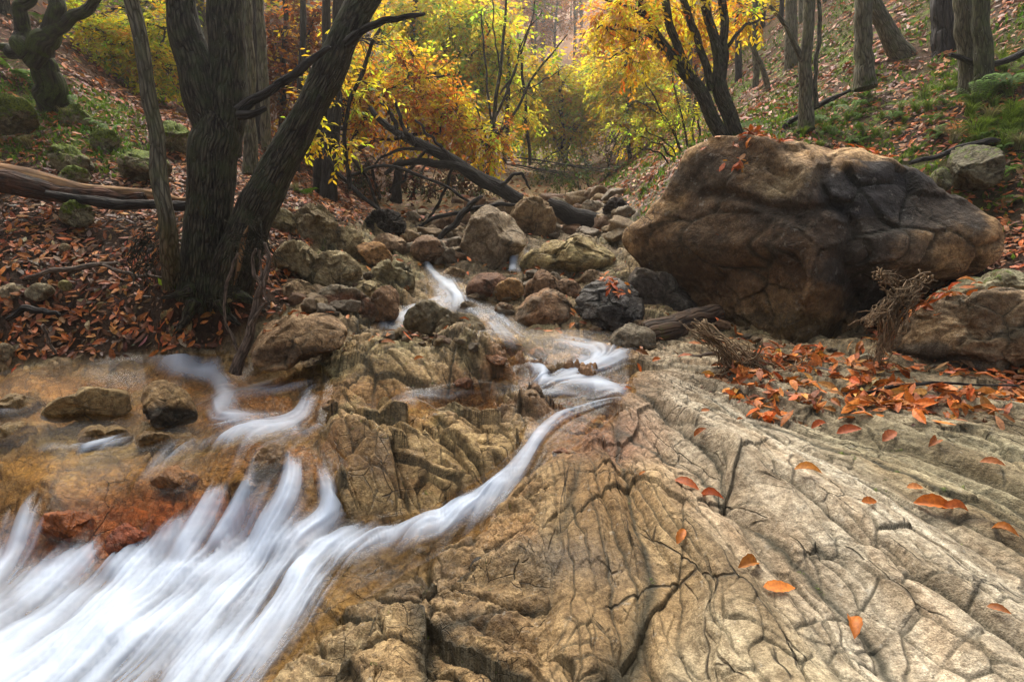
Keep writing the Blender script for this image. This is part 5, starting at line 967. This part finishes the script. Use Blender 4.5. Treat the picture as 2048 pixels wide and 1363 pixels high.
# sapling in the centre
T, b, s_ = simple('sapling', 'slender many-stemmed sapling rising in the centre of the view', [(975,362,5),(980,300,4.5),(986,250,4.5),(994,190,3.6),(1003,120,3),(1010,40,2.4),(1015,-30,2)], 12.3, M_bdark, 150, sides=8, bark=0, flare=0, extra=[[(986,280,3),(1020,240,2.6),(1052,180,2.4),(1080,135,2),(1110,100,1.6),(1135,70,1)],[(990,235,2.4),(1015,180,2.2),(1040,110,2),(1062,50,1.4),(1070,0,1)],[(984,250,2.4),(975,180,2),(968,100,1.8),(962,20,1.2)],[(1000,190,2),(1030,140,1.6),(1050,70,1.2),(1085,20,1)],[(1003,150,1.6),(990,80,1.4),(985,0,1)],[(1052,180,1.5),(1090,160,1.2),(1120,140,.8)],[(978,290,2),(960,240,1.6),(950,170,1.2)]])
crown(T, 'crown', [pc(1010,60,12.3,30,40),pc(1060,60,12.3,30,35),pc(1110,90,12.3,25,22),pc(1080,110,12,28,14),pc(985,20,12.3,40,30),pc(1040,20,12.3,50,25)], 420, [YGR, GREEN, YEL], [3, 2, 1], .11, b, .2, s_, tr=.003)
# middle-distance trees and shrubs: own trunk, own crown
def grove(name, label, base, Y_, trunks, clumps, n, cs, ws, size, m_=None, group=None, tr=.012, droop=.4, cat='tree', lf=None):
    b = at(*base, Y_); T = root(name, label, cat, b, group); sp_ = []
    for k, t in enumerate(trunks):
        _, s = stem(T, 'trunk', t, Y_, m_ or M_bblack, 8, 40, .0, int(Y_*10)+k, .06, 0, b); sp_.append(s)
    crown(T, 'crown', [pc(c[0], c[1], Y_+(c[4] if len(c) > 4 else 0), c[2], c[3]) for c in clumps], n, cs, ws, size, b, droop, np.concatenate(sp_), m_ or M_bblack, tr=tr, **(lf or {}))
grove('maple_tree', 'orange and yellow leafed tree spreading over the dead leaning trunk', (700,300), 12, [[(690,330,6),(720,250,5),(760,190,4),(830,160,3),(900,150,2)],[(700,300,4),(760,280,3),(840,270,3),(930,260,2)],[(690,260,4),(680,150,4),(700,50,3)]],
  [(720,150,55,55),(770,210,60,45),(830,190,60,50),(880,240,55,40),(930,280,45,35),(980,300,35,28),(800,270,50,30),(720,230,50,40),(680,260,45,35),(850,150,50,35),(910,210,40,35),(1000,270,24,26),(640,240,35,30),(760,90,45,40)], 13000, [ORA, GOLD, YEL, RUST, YGR], [4, 4.5, 3, 1.6, 1.4], .11)
grove('maple_tree', 'yellow-green tree whose leafy sprays hang right of the leaning stem', (690,420), 8.6, [[(700,380,5),(690,260,4),(720,150,4),(760,60,3)]], [(630,270,30,28),(680,200,40,30),(655,150,24,24),(690,290,30,20),(620,200,18,26),(720,80,40,40),(745,180,28,22)], 1500, [YGR, YEL, GOLD], [3, 3, 2], .10, lf=CH, tr=.006)
grove('birch_tree', 'yellow and green tree at the top behind the orange sprays', (800,330), 17, [[(805,330,6),(812,240,6),(822,120,5),(830,0,5),(835,-80,4)],[(815,250,4),(860,170,3),(900,90,3)],[(850,300,3),(880,200,3),(930,130,2),(980,60,1.5)]],
  [(760,40,60,50),(830,20,60,45),(900,50,60,45),(870,110,60,40),(940,110,50,50),(960,30,50,40),(800,110,50,40),(940,190,40,50),(870,0,60,30),(1000,120,40,50)], 8500, [YEL, YGR, GREEN, GOLD], [4, 4, 1.6, 2], .17)
grove('russet_tree', 'dark russet-leaved tree in the shade between trunk and leaning stem', (560,300), 13.5, [[(560,330,6),(565,200,6),(570,60,5),(572,-60,5)],[(565,200,4),(600,120,3),(620,60,2)]], [(560,60,60,60),(620,80,40,60),(600,160,50,60),(640,20,50,40),(560,200,50,50),(600,250,50,40),(540,120,40,50)], 6000, [RUST, (.16,.06,.02), ORA, GOLD], [4, 4, 1.2, .7], .15)
grove('yellow_shrub', 'bright yellow-green shrub glowing behind the thin slanting tree', (230,200), 13, [[(250,230,4),(230,150,4),(210,60,3)],[(260,230,3),(300,150,3),(330,60,2)]], [(160,60,60,40),(140,100,40,30),(200,110,50,35),(250,90,50,35),(300,110,45,40),(180,150,40,28),(240,160,50,30),(300,180,45,30),(340,140,30,40),(200,60,50,25),(280,50,50,25),(340,60,30,30),(250,195,60,18)], 12000, [YEL, YGR, GREEN, GOLD], [6, 4, 1, 1.5], .11, M_bdark, cat='shrub')
grove('yellow_shrub', 'low bright green-yellow shrub higher up the left slope', (170,90), 16, [[(170,110,3),(180,40,3)]], [(150,60,50,30),(220,40,50,30),(120,100,30,25),(60,60,30,40),(280,20,60,25),(350,10,50,30)], 2600, [YGR, GREEN, YEL], [4, 3, 2], .15, cat='shrub')
grove('golden_tree', 'glowing yellow round-topped tree at the centre of the valley', (1130,330), 23, [[(1130,340,5),(1125,270,5),(1120,180,4)],[(1130,300,3),(1170,230,3),(1190,170,2)],[(1120,300,3),(1080,230,3),(1060,170,2)]],
  [(1080,170,40,35),(1130,160,45,35),(1175,175,38,35),(1110,200,55,40),(1170,215,40,35),(1060,215,40,35),(1090,250,50,30),(1140,255,45,30),(1050,150,30,30),(1110,140,35,20)], 17000, [YEL, YGR, GOLD], [6, 3, 1.5], .19, tr=.02)
grove('green_shrub', 'lime green shrub under the glowing yellow tree', (1120,330), 24, [[(1120,340,3),(1115,290,3)]], [(1110,275,45,25),(1150,245,40,25),(1080,290,40,24),(1150,290,50,20),(1040,280,40,30)], 2600, [YGR, GREEN, YEL, (.2,.2,.06)], [4, 2, 1, 3], .16, cat='shrub')
grove('yellow_tree', 'yellow-leaved thin tree right behind the slender sapling', (1000,330), 17, [[(1010,330,4),(1015,200,4),(1020,80,3)],[(1060,330,3),(1050,200,3),(1040,80,2)]], [(1010,90,40,50),(1040,180,40,50),(1000,200,40,40),(960,120,30,40),(1050,240,30,30),(980,250,30,30)], 4000, [YEL, YGR, GOLD], [3, 3, 1.5], .13)
grove('willow_thicket', 'fine-twigged greenish thicket at the left end of the huge boulder', (1360,330), 12, [[(1370,330,2),(1350,270,2),(1310,200,1.5),(1290,160,1)],[(1380,330,2),(1370,260,2),(1350,180,1.5),(1340,120,1)],[(1390,330,2),(1400,270,2),(1390,190,1.5)],[(1360,330,2),(1320,290,1.5),(1270,270,1)],[(1385,330,2),(1420,280,1.5),(1440,230,1)],[(1350,330,2),(1300,300,1.5),(1250,300,1)],[(1375,330,2),(1330,240,1.5),(1270,200,1)],[(1365,330,2),(1345,300,1.5),(1290,250,1)],[(1392,330,2),(1385,240,1.5),(1410,150,1)]], [(1300,220,50,45),(1350,190,50,50),(1390,230,40,50),(1270,270,40,30),(1330,280,50,30),(1250,230,30,40)], 2600, [(.24,.26,.06), YGR, (.3,.24,.06), YEL], [4, 3, 2, 1], .075, M_bdark, cat='shrub', tr=.004)
grove('bare_thicket', 'grey-brown bare thicket in the dark centre behind the creek', (1200,360), 19, [[(1180,380,2),(1170,330,2),(1160,280,1)],[(1210,380,2),(1220,320,2),(1240,260,1)],[(1150,385,1.5),(1130,340,1.5),(1140,300,1)],[(1160,392,1.5),(1150,340,1.3),(1120,300,1)],[(1230,370,1.5),(1240,300,1.2),(1270,240,1)]], [(1170,310,50,30),(1230,280,40,40),(1120,320,40,25),(1080,330,40,25),(1230,340,30,20)], 1900, [(.11,.09,.035), (.07,.075,.03), (.15,.09,.04), (.16,.17,.04)], [4, 3, 2, 2], .12, cat='shrub')
grove('dark_thicket', 'dim brown thicket of dead leaves behind the leaning dead tree', (760,380), 14, [[(760,400,3),(740,330,3),(700,280,2)],[(820,400,3),(850,330,2),(880,290,2)]], [(730,330,60,40),(800,350,60,35),(870,340,60,35),(940,330,50,30),(690,360,40,30),(620,320,40,50),(980,345,40,25)], 3600, [(.10,.045,.022), (.06,.035,.02), (.14,.07,.03), (.05,.06,.02)], [4, 3, 2, 1.5], .13, cat='shrub')
grove('green_bush', 'dark green bank of ferns and brambles behind the dead tree', (850,400), 16, [[(850,405,2),(845,370,2)]], [(850,385,50,18),(900,375,50,20),(790,395,40,16),(950,380,40,16),(1130,350,45,25),(1180,340,30,20)], 2300, [(.035,.06,.014), (.06,.10,.02), (.10,.08,.03)], [4, 3, 2], .12, cat='shrub')
grove('golden_tree', 'golden tree behind the trunks of the right slope', (1520,180), 21, [[(1520,200,5),(1525,90,5),(1530,-40,4)]], [(1500,60,60,60),(1560,40,60,60),(1620,60,60,50),(1540,130,50,40),(1470,120,40,40),(1640,20,60,40),(1600,130,40,40),(1690,40,40,40)], 9500, [YEL, GOLD, ORA, YGR], [4, 4, 1.4, 2], .17)
grove('orange_tree', 'orange crown glowing behind the top of the twin-stemmed tree', (1400,200), 26, [[(1400,230,4),(1390,100,4),(1380,-40,4)]], [(1250,110,60,50),(1330,60,70,60),(1400,90,60,60),(1280,180,50,40),(1350,150,60,50),(1430,150,50,50),(1230,40,50,60)], 10500, [GOLD, ORA, PINK, YEL], [3, 4, 2, 2], .2)
grove('yellow_tree', 'bright yellow crown filling the gap above the willow thicket', (1260,330), 20, [[(1260,340,4),(1255,240,4),(1250,120,3)]], [(1230,180,45,50),(1280,150,45,50),(1250,250,50,40),(1310,210,40,40),(1210,120,40,40)], 6500, [YEL, GOLD, YGR], [5, 3, 3], .17)
grove('yellow_tree', 'tall yellow-green crown in the top left of the valley gap', (880,300), 24, [[(880,330,5),(885,200,5),(890,40,4)]], [(860,30,60,50),(920,10,60,40),(980,30,50,45),(890,100,60,40),(960,100,50,40),(1010,90,30,50),(830,90,50,50),(740,20,60,50),(700,80,50,50)], 9000, [YEL, YGR, GOLD], [5, 4, 2], .2)
grove('orange_tree', 'peach-orange crown high on the far slope right of the gap', (1230,200), 38, [[(1230,230,4),(1228,120,4),(1226,20,3)]], [(1200,90,50,50),(1240,40,50,50),(1180,150,50,35),(1280,80,50,50),(1220,150,50,30)], 6500, [PINK, ORA, GOLD], [5, 3, 2], .26)
# ---- the far wood: countable trees, copied in a loop from three kinds, each with trunk and crown
protoT = []
for k, (cs, ws) in enumerate([([PINK, (.36,.17,.08), (.30,.20,.16)], [4, 3, 2]), ([YEL, GOLD, YGR], [3, 2, 2]), ([ORA, (.40,.20,.07), PINK], [3, 3, 2]), ([YGR, GREEN, YEL], [3, 2, 2])]):
    acc = Acc(); V, F, bk, ps = tube(np.array([(0,0,-1.5),(.1,0,3),(-.1,.1,6),(0,0,9)]), [.16,.13,.09,.03], 14, 6); acc.add(V, F, bark=bk)
    cl_ = []
    for q in range(11):
        a = rng.uniform(0, 6.3); rr_ = rng.uniform(.4, 1.9); z_ = rng.uniform(3.6, 9.2); c_ = np.array((rr_*math.cos(a), rr_*math.sin(a), z_)); cl_.append((c_, (1.1, 1.1, .8)))
        V, F, bk, _ = tube(np.array([ps[min(13, int(z_/9*12))], c_]), [.05, .015], 6, 4); acc.add(V, F, bark=bk)
    tm = acc.build('tmp', M_bgrey).data; bpy.data.objects.remove(bpy.data.objects['tmp'])
    cm = crown(None, 'tmp', cl_, 3400, cs, ws, .25, (0, 0, 0), .2).data; bpy.data.objects.remove(bpy.data.objects['tmp']); protoT.append((tm, cm))
def far_tree(x, y, k, s, name, label, group):
    T = root(name, label, 'tree', (x, y, float(gz(x, y))), group); T.scale = (s, s, s*rng.uniform(.85, 1.2)); T.rotation_euler = (0, 0, rng.uniform(0, 6.3))
    for nm, me in zip(('trunk', 'crown'), protoT[k]):
        o = bpy.data.objects.new(nm, me); C.collection.objects.link(o); o.parent = T
far = [('far_tree', 'hazy pinkish bare-crowned tree on the far hillside', 'hazy trees on the far hillside', 0), ('golden_far_tree', 'small yellow-crowned tree down the valley', 'yellow trees down the valley', 1), ('orange_far_tree', 'orange-brown tree in the far wood', 'orange trees of the far wood', 2), ('green_far_tree', 'yellow-green tree in the wood beyond the left bank', 'green trees beyond the left bank', 3)]
def strew(n, r0_, r1_, t0, t1, ks, ws, smin, smax, clear=.0):
    for _ in range(n):
        r = math.exp(rng.uniform(math.log(r0_), math.log(r1_))); t = math.radians(rng.uniform(t0, t1)); k = rng.choice(ks, p=np.array(ws)/sum(ws)); nm, lb, gp, _k = far[k]
        if abs(t-math.radians(4)) < clear: continue
        far_tree(r*math.sin(t), r*math.cos(t), k, rng.uniform(smin, smax), nm, lb, gp)
strew(46, 48, 110, -14, 20, [0, 2], [5, 1.5], .8, 1.2); strew(26, 30, 48, -20, 22, [0, 1, 2], [1, 2, 3], .55, .9, math.radians(5))
strew(16, 48, 90, -1, 6, [0, 2], [4, 1], .7, 1.0); strew(26, 18, 40, -46, -18, [3, 1, 2], [3, 2, 1], .5, .9); strew(22, 20, 45, 16, 46, [1, 2, 3], [3, 3, 1], .5, .9)
# bare trunks in the wood on the left slope
for k in range(24):
    t = math.radians(rng.uniform(-46, -22)); r = rng.uniform(15, 30); x, y = r*math.sin(t), r*math.cos(t); z = float(gz(x, y)); T = root('bare_tree', 'thin grey trunk in the wood high on the left slope', 'tree', (x, y, z), 'thin trunks on the left slope')
    if k % 6 == 0:
        V, F, bk, _ = tube(np.array([(0,0,-.5),(rng.uniform(-.2,.2),0,2.5),(rng.uniform(-.4,.4),.1,5),(rng.uniform(-.6,.6),0,9)]), [.14,.11,.09,.05], 20, 8, .006, k, .1); acc = Acc(); acc.add(V, F, bark=bk); om = acc.build('trunk', M_bgrey if k % 12 else M_bdark, T); last = om.data
    else: o = bpy.data.objects.new('trunk', last); C.collection.objects.link(o); o.parent = T; T.rotation_euler = (rng.uniform(-.06, .06), rng.uniform(-.06, .06), rng.uniform(0, 6)); T.scale = (rng.uniform(.7, 1.3),)*2+(1,)
# ------------------------------------------------------------------ FERNS AND GRASS
M_fern = leaf_material('fern_green', .3, .6, spec=.12)
def fern_mesh(seed, nf=11, L=.45, col=(.10,.20,.03)):
    r_ = np.random.default_rng(seed); acc = Acc()
    for q in range(nf):
        a = r_.uniform(0, 6.3); l = L*r_.uniform(.7, 1.1); t = np.linspace(.12, 1, 16); d = np.array((math.cos(a), math.sin(a), 0)); sd = np.array((-d[1], d[0], 0))
        P = d*(t*l*.85)[:, None]+np.array((0, 0, 1.))*(l*.75*np.sin(t*2.2)*.75)[:, None]
        for sg in (1, -1):
            wdt = .17*l*np.sin(np.pi*np.clip(t*.93, 0, 1))**.7+.008
            leaves(acc, P, sd*sg+d*.45+np.array((0, 0, -.15))+0*P, np.tile((0, 0, 1.), (16, 1))+d*.4, wdt, np.tile(col, (16, 1))*r_.uniform(.7, 1.4, (16, 1)))
    m = acc.build('tmpf', M_fern, smooth=False); me = m.data; bpy.data.objects.remove(m); return me
def tuft_mesh(seed, n=90, L=.3, col=(.15,.24,.035), lean=(0, 0)):
    r_ = np.random.default_rng(seed); V, F, Cc = [], [], []
    for q in range(n):
        a = r_.uniform(0, 6.3); l = L*r_.uniform(.6, 1.1); d = np.array((math.cos(a)+lean[0], math.sin(a)+lean[1], 0)); s = np.array((-d[1], d[0], 0))*.004; o_ = d*r_.uniform(0, .04)
        p = [o_+d*l*k*k*.6+np.array((0, 0, l*(k*1.2-k*k*.75))) for k in (0, .35, .7, 1.)]; b = len(V)
        for k in range(4): V += [p[k]-s*(1-k*.3), p[k]+s*(1-k*.3)]
        F += [(b+2*k, b+2*k+1, b+2*k+3, b+2*k+2) for k in range(3)]; Cc += [np.array(col)*r_.uniform(.6, 1.5)]*8
    return mesh_np('tuft', np.array(V), np.array(F), {'Col': np.array(Cc)}, False)
fm = [fern_mesh(k) for k in range(4)]; tm_ = [tuft_mesh(k) for k in range(3)]; tm2 = [tuft_mesh(9+k, 90, .34, (.22,.21,.11)) for k in range(2)]
for m_ in tm_+tm2: m_.materials.append(M_fern)
def plant(name, me, u, v, s, label, cat, group, tilt=0):
    p = hit(u, v); o = bpy.data.objects.new(name, me); C.collection.objects.link(o); o.location = p; o.scale = (s,)*3; o.rotation_euler = (rng.uniform(-.3, .3), rng.uniform(-.3, .3), rng.uniform(0, 6.3)); tag(o, label, cat, group)
for k, (u, v, s, lab) in enumerate([(45,165,1.35,'large drooping dark green fern below the gnarled tree'),(75,185,1.1,'smaller fern right of the large drooping one'),(1990,370,.7,'bright green fern frond beside the square mossy boulder'),(2010,420,.5,'small fern at the right edge above the leaf slope'),(1960,215,1.0,'fern at the foot of the greener trunk at the right'),(2020,190,1.1,'fern at the right edge behind the mossy trunks'),(1700,230,.8,'fern left of the upper litter slope under the straight grey trunk'),(620,395,.7,'fern beneath the two close black trunks'),(150,225,.8,'fern beside the long mossy stone'),(215,270,.7,'fern on the bright moss streak of the left bank'),(90,60,1.2,'pale fern behind the gnarled tree limbs'),(1490,265,.8,'fern at the foot of the twin-stemmed tree')]):
    plant('fern', fm[k % 4], u, v, s, lab, 'fern', 'ferns that stand alone')
for k in range(46):
    u = rng.uniform(1560, 2048); v = rng.uniform(180, 290)+(u-1560)*.05; plant('fern', fm[k % 4], u, v, rng.uniform(.3, .55), 'small dark hanging fern among the leaves of the right slope', 'fern', 'small ferns on the right slope')
for k, (u, v, s, lab) in enumerate([(60,300,1.2,'pale grass tuft above the peeled log'),(130,245,1.2,'faded grass tuft by the mossy stones'),(1975,250,1.3,'grass tuft below the trunk pair at the right edge'),(2035,300,1.3,'long grass tuft at the right edge above the square boulder'),(1905,290,1.1,'grass tuft hanging on top of the square mossy boulder'),(595,385,1.0,'grass tuft under the black trunks'),(450,330,.9,'grass tuft behind the big double trunk')]):
    plant('grass_tuft', tm2[k % 2], u, v, s, lab, 'grass tuft', 'pale grass tufts')
for k in range(30):
    plant('grass_tuft', tm_[k % 3], rng.uniform(1930, 2046), rng.uniform(215, 310), rng.uniform(.7, 1.4), 'bright green hanging grass tuft at the right edge of the slope', 'grass tuft', 'bright tufts at the right edge')
for k in range(50):
    u = rng.uniform(1250, 2048); v = 440-(u-1250)*.33+rng.uniform(-70, 20); v = min(v, 300) if u > 1400 else v; plant('grass_tuft', tm_[k % 3], u, v, rng.uniform(.6, 1.3), 'green grass tuft on the grassy part of the right slope', 'grass tuft', 'green tufts on the right slope')
# low green cover: uncountable
gd = (mR*(R < 22)*(R > 7.5)*(grs*.6+.04)+mL*(R < 13)*(moss > .3)*.7)/R; area = gd
acc = Acc(); cw = np.cumsum((np.maximum(gd, 0)*R*R*np.gradient(THG, axis=1)*np.gradient(LRG, axis=0)).ravel()); kk = np.searchsorted(cw, rng.random(26000)*cw[-1]); i, j = np.unravel_index(np.clip(kk, 0, NR*NC-1), (NR, NC))
P = np.stack([X[i, j], Y[i, j], Z[i, j]], 1)+rng.uniform(-.03, .03, (26000, 3)); leaves(acc, P, rv(26000)*.7+np.array((0, 0, .9)), rv(26000), rng.uniform(.04, .11, 26000), pal(26000, [(.14,.25,.03), (.20,.28,.04), (.08,.16,.02)], [2, 1, 2]), SML, SMLF)
tag(acc.build('ground_cover', M_fern, smooth=False), 'low green herbs and moss plants covering parts of both slopes', 'ground cover', kind='stuff')
# ------------------------------------------------------------------ HAZE
bm = bmesh.new(); bmesh.ops.create_cube(bm, size=1.0)
for v_ in bm.verts: v_.co = ((v_.co.x)*320, (v_.co.y)*220+88, (-8 if v_.co.z < 0 else 72))
hm = bpy.data.meshes.new('haze'); bm.to_mesh(hm); bm.free()
mH, n = mat('haze'); pv = n('ShaderNodeVolumePrincipled'); pv.inputs['Color'].default_value = (.97, .93, .88, 1); pv.inputs['Density'].default_value = .0018; pv.inputs['Anisotropy'].default_value = .6; n.l(pv.outputs[0], n.vol)
o = link('haze', hm, mH); o['kind'] = 'stuff'
